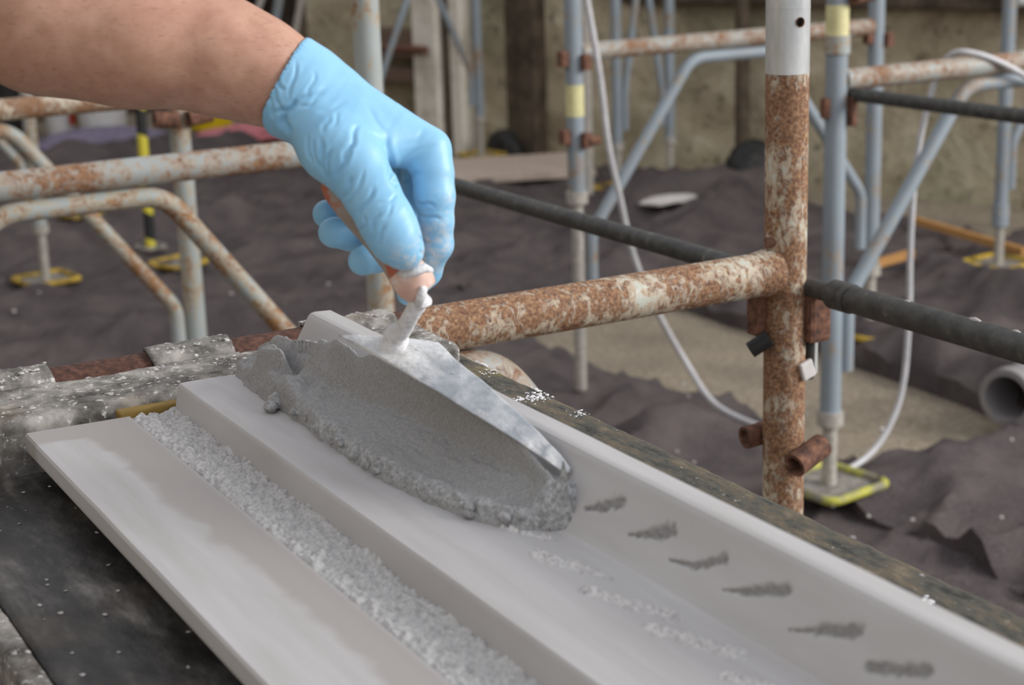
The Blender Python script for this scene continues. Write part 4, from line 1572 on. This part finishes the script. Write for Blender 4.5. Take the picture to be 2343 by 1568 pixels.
# slack nitrile: long soft folds everywhere, stronger at cuff and thenar
Vw = cam2world(V)
gsl = fbm(np.stack([(gx * .8 + gy * .6) / 24, (gy * .8 - gx * .6) / 170, V[:, 2] * 30], 1), 1.0, 2, 91)
fold = .25 + .8 * np.exp(-(((gx - 640) / 70) ** 2 + ((gy - 210) / 90) ** 2)) + .35 * np.exp(-(((gx - 745) / 60) ** 2 + ((gy - 365) / 60) ** 2)) + .25 * np.exp(-(((gx - 850) / 50) ** 2 + ((gy - 500) / 70) ** 2))
disp += .0005 * fold * (1 - np.abs(gsl) * 2)
disp += .0002 * fbm(Vw, 45, 2, 93)
dcut0 = (V - c0) @ pn
disp *= smooth(-.001, -.009, dcut0)
V = V + N * disp[:, None]
Vw = cam2world(V)
gl = mesh_obj('glove', Vw, Fq, M_GLOVE, arm)
tag(gl, 'light blue disposable glove gripping the trowel handle')
dust = np.exp(-(((gx - 935) / 42) ** 2 + ((gy - 600) / 38) ** 2)) + .9 * np.exp(-(((gx - 1000) / 45) ** 2 + ((gy - 560) / 75) ** 2)) + .5 * np.exp(-(((gx - 1030) / 25) ** 2 + ((gy - 450) / 70) ** 2))
attr(gl, 'dust', np.clip(dust, 0, 1))

# ------------------------------------------------------------------ trowel
tr = empty('trowel', tuple(TIP), 'pointed steel trowel crusted with white plaster, held in the gloved hand', 'trowel')
outl = [(775, 769), (830, 799), (900, 838), (960, 874), (1000, 896), (1060, 934), (1120, 970), (1180, 1008), (1240, 1048), (1278, 1074), (1292, 1083), (1303, 1082),
        (1306, 1072), (1290, 1050), (1262, 1020), (1228, 984), (1190, 948), (1150, 914), (1128, 892), (1100, 868), (1070, 846), (1040, 822), (1020, 802), (1005, 788), (985, 784), (940, 782), (880, 776), (820, 770)]
O = np.array([onblade(*q) for q in outl])
cen = O.mean(0)
rings = [1.0, .985, .9, .75, .55, .3]
V = []
for top in (1, 0):
    for r in rings:
        for q in O:
            p = cen + (q - cen) * r
            V.append(p + bn * (.0006 if top else -.0006) * (1 if r < 1 else .5))
k = len(O)
nr = len(rings)
Fc = []
for s_ in (0, 1):
    base = s_ * nr * k
    for i in range(nr - 1):
        for j in range(k):
            j2 = (j + 1) % k
            q = (base + i * k + j, base + i * k + j2, base + (i + 1) * k + j2, base + (i + 1) * k + j)
            Fc.append(q if s_ == 1 else q[::-1])
    Fc.append(tuple(base + (nr - 1) * k + j for j in (range(k) if s_ == 1 else range(k - 1, -1, -1))))
for j in range(k):
    j2 = (j + 1) % k
    Fc.append((j, j2, nr * k + j2, nr * k + j))
V = np.array(V)
me = bpy.data.meshes.new('tmp')
me.from_pydata(V.tolist(), [], Fc)
bm = bmesh.new()
bm.from_mesh(me)
bmesh.ops.recalc_face_normals(bm, faces=bm.faces)
bmesh.ops.triangulate(bm, faces=[f_ for f_ in bm.faces if len(f_.verts) > 4])
for _ in range(3):
    bmesh.ops.subdivide_edges(bm, edges=[e_ for e_ in bm.edges if e_.calc_length() > .006], cuts=1, use_grid_fill=True)
bmesh.ops.triangulate(bm, faces=bm.faces)
V = np.array([v.co[:] for v in bm.verts])
Fc = [[v.index for v in f_.verts] for f_ in bm.faces]
bm.free()
bx, by, bd = proj(V)
up = ((V - cen) @ bn) > 0
heel = smooth(150, 40, np.hypot((bx - 915) / 1.25, (by - 795) / .62))
tipw = .75 * np.exp(-(((bx - 1230) / 70) ** 2 + ((by - 1035) / 40) ** 2)) * (fbm(V, 120, 2, 5) > -.1)
pl = np.clip(heel + tipw + .35 * (fbm(V, 60, 3, 9) > .18), 0, 1)
V = V + bn * (up * (.0022 * heel * (1 + fbm(V, 90, 3, 3)) + .0009 * tipw * (1 + fbm(V, 200, 2, 4)) + .0003 * fbm(V, 50, 2, 5)))[:, None]
bl = mesh_obj('blade', V, Fc, M_BLADE, tr)
attr(bl, 'plaster', pl)
# shank, thick with plaster
sb = onblade(903, 790)
hf = at(962, 682, 1.144)
sm = at(940, 722, 1.156)
pts = []
ctrl = [sb - bn * .002, sb + bn * .006 + (sm - sb) * .10, sb + (sm - sb) * .5, sm, hf + (sm - hf) * .3, hf]
rad = [.0125, .0078, .0060, .0057, .0062, .0080]
for i in range(len(ctrl) - 1):
    for kk in range(6):
        t_ = kk / 6
        pts.append((ctrl[i] * (1 - t_) + ctrl[i + 1] * t_, rad[i] * (1 - t_) + rad[i + 1] * t_))
pts.append((ctrl[-1], rad[-1]))
V, Fc = sweep([p[0] for p in pts], [p[1] for p in pts], 28)
V = V + (fbm(V, 230, 3, 7) * .0011)[:, None] * rng.normal(0, .15, (1, 3)) 
c_ = np.repeat(np.array([p[0] for p in pts]), 28, 0)
V = c_ + (V - c_) * (1 + .16 * fbm(V, 170, 3, 8) + .10 * fbm(V, 420, 2, 9))[:, None]
mesh_obj('shank', V, Fc, M_CRUST, tr)
# handle
h0, h1 = at(966, 668, 1.142), at(748, 402, 1.140)
ax = (h1 - h0)
ts = [0, .02, .06, .12, .2, .3, .45, .6, .75, .88, .96, 1.0]
rs = [.0085, .0118, .0132, .0134, .0128, .0112, .0106, .0112, .0118, .0110, .0085, .004]
V, Fc = sweep([h0 + ax * q for q in ts], rs, 24)
hd = mesh_obj('handle', V, Fc, M_HANDLE, tr)
V, Fc = sweep([h0 + ax * q for q in (-.012, -.008, .02, .06, .12, .19, .21)], [.0080, .0108, .0126, .0139, .0141, .0134, .0120], 28)
mesh_obj('handle_collar', V, Fc, M_HANDEND, hd)
# hole and drip of plaster on the collar
q = at(968, 660, 1.128)
V, Fc = sweep([q, q + (at(962, 690, 1.135) - q) * .6, at(958, 700, 1.138)], [.0028, .0036, .0022], 10)
V = V + (fbm(V, 300, 2, 3) * .0008)[:, None]
mesh_obj('plaster_drip', V, Fc, M_CRUST, hd)
# plaster rim between thumb and collar
V, Fc = sweep([at(912, 626, 1.126), at(928, 628, 1.119), at(950, 622, 1.116), at(972, 612, 1.118), at(988, 618, 1.126)], [.0015, .0026, .0034, .0030, .0016], 12)
c_ = V.mean(0)
V = V + (fbm(V, 200, 3, 3) * .0016)[:, None]
mesh_obj('plaster_clot', V, Fc, M_CRUST, hd)
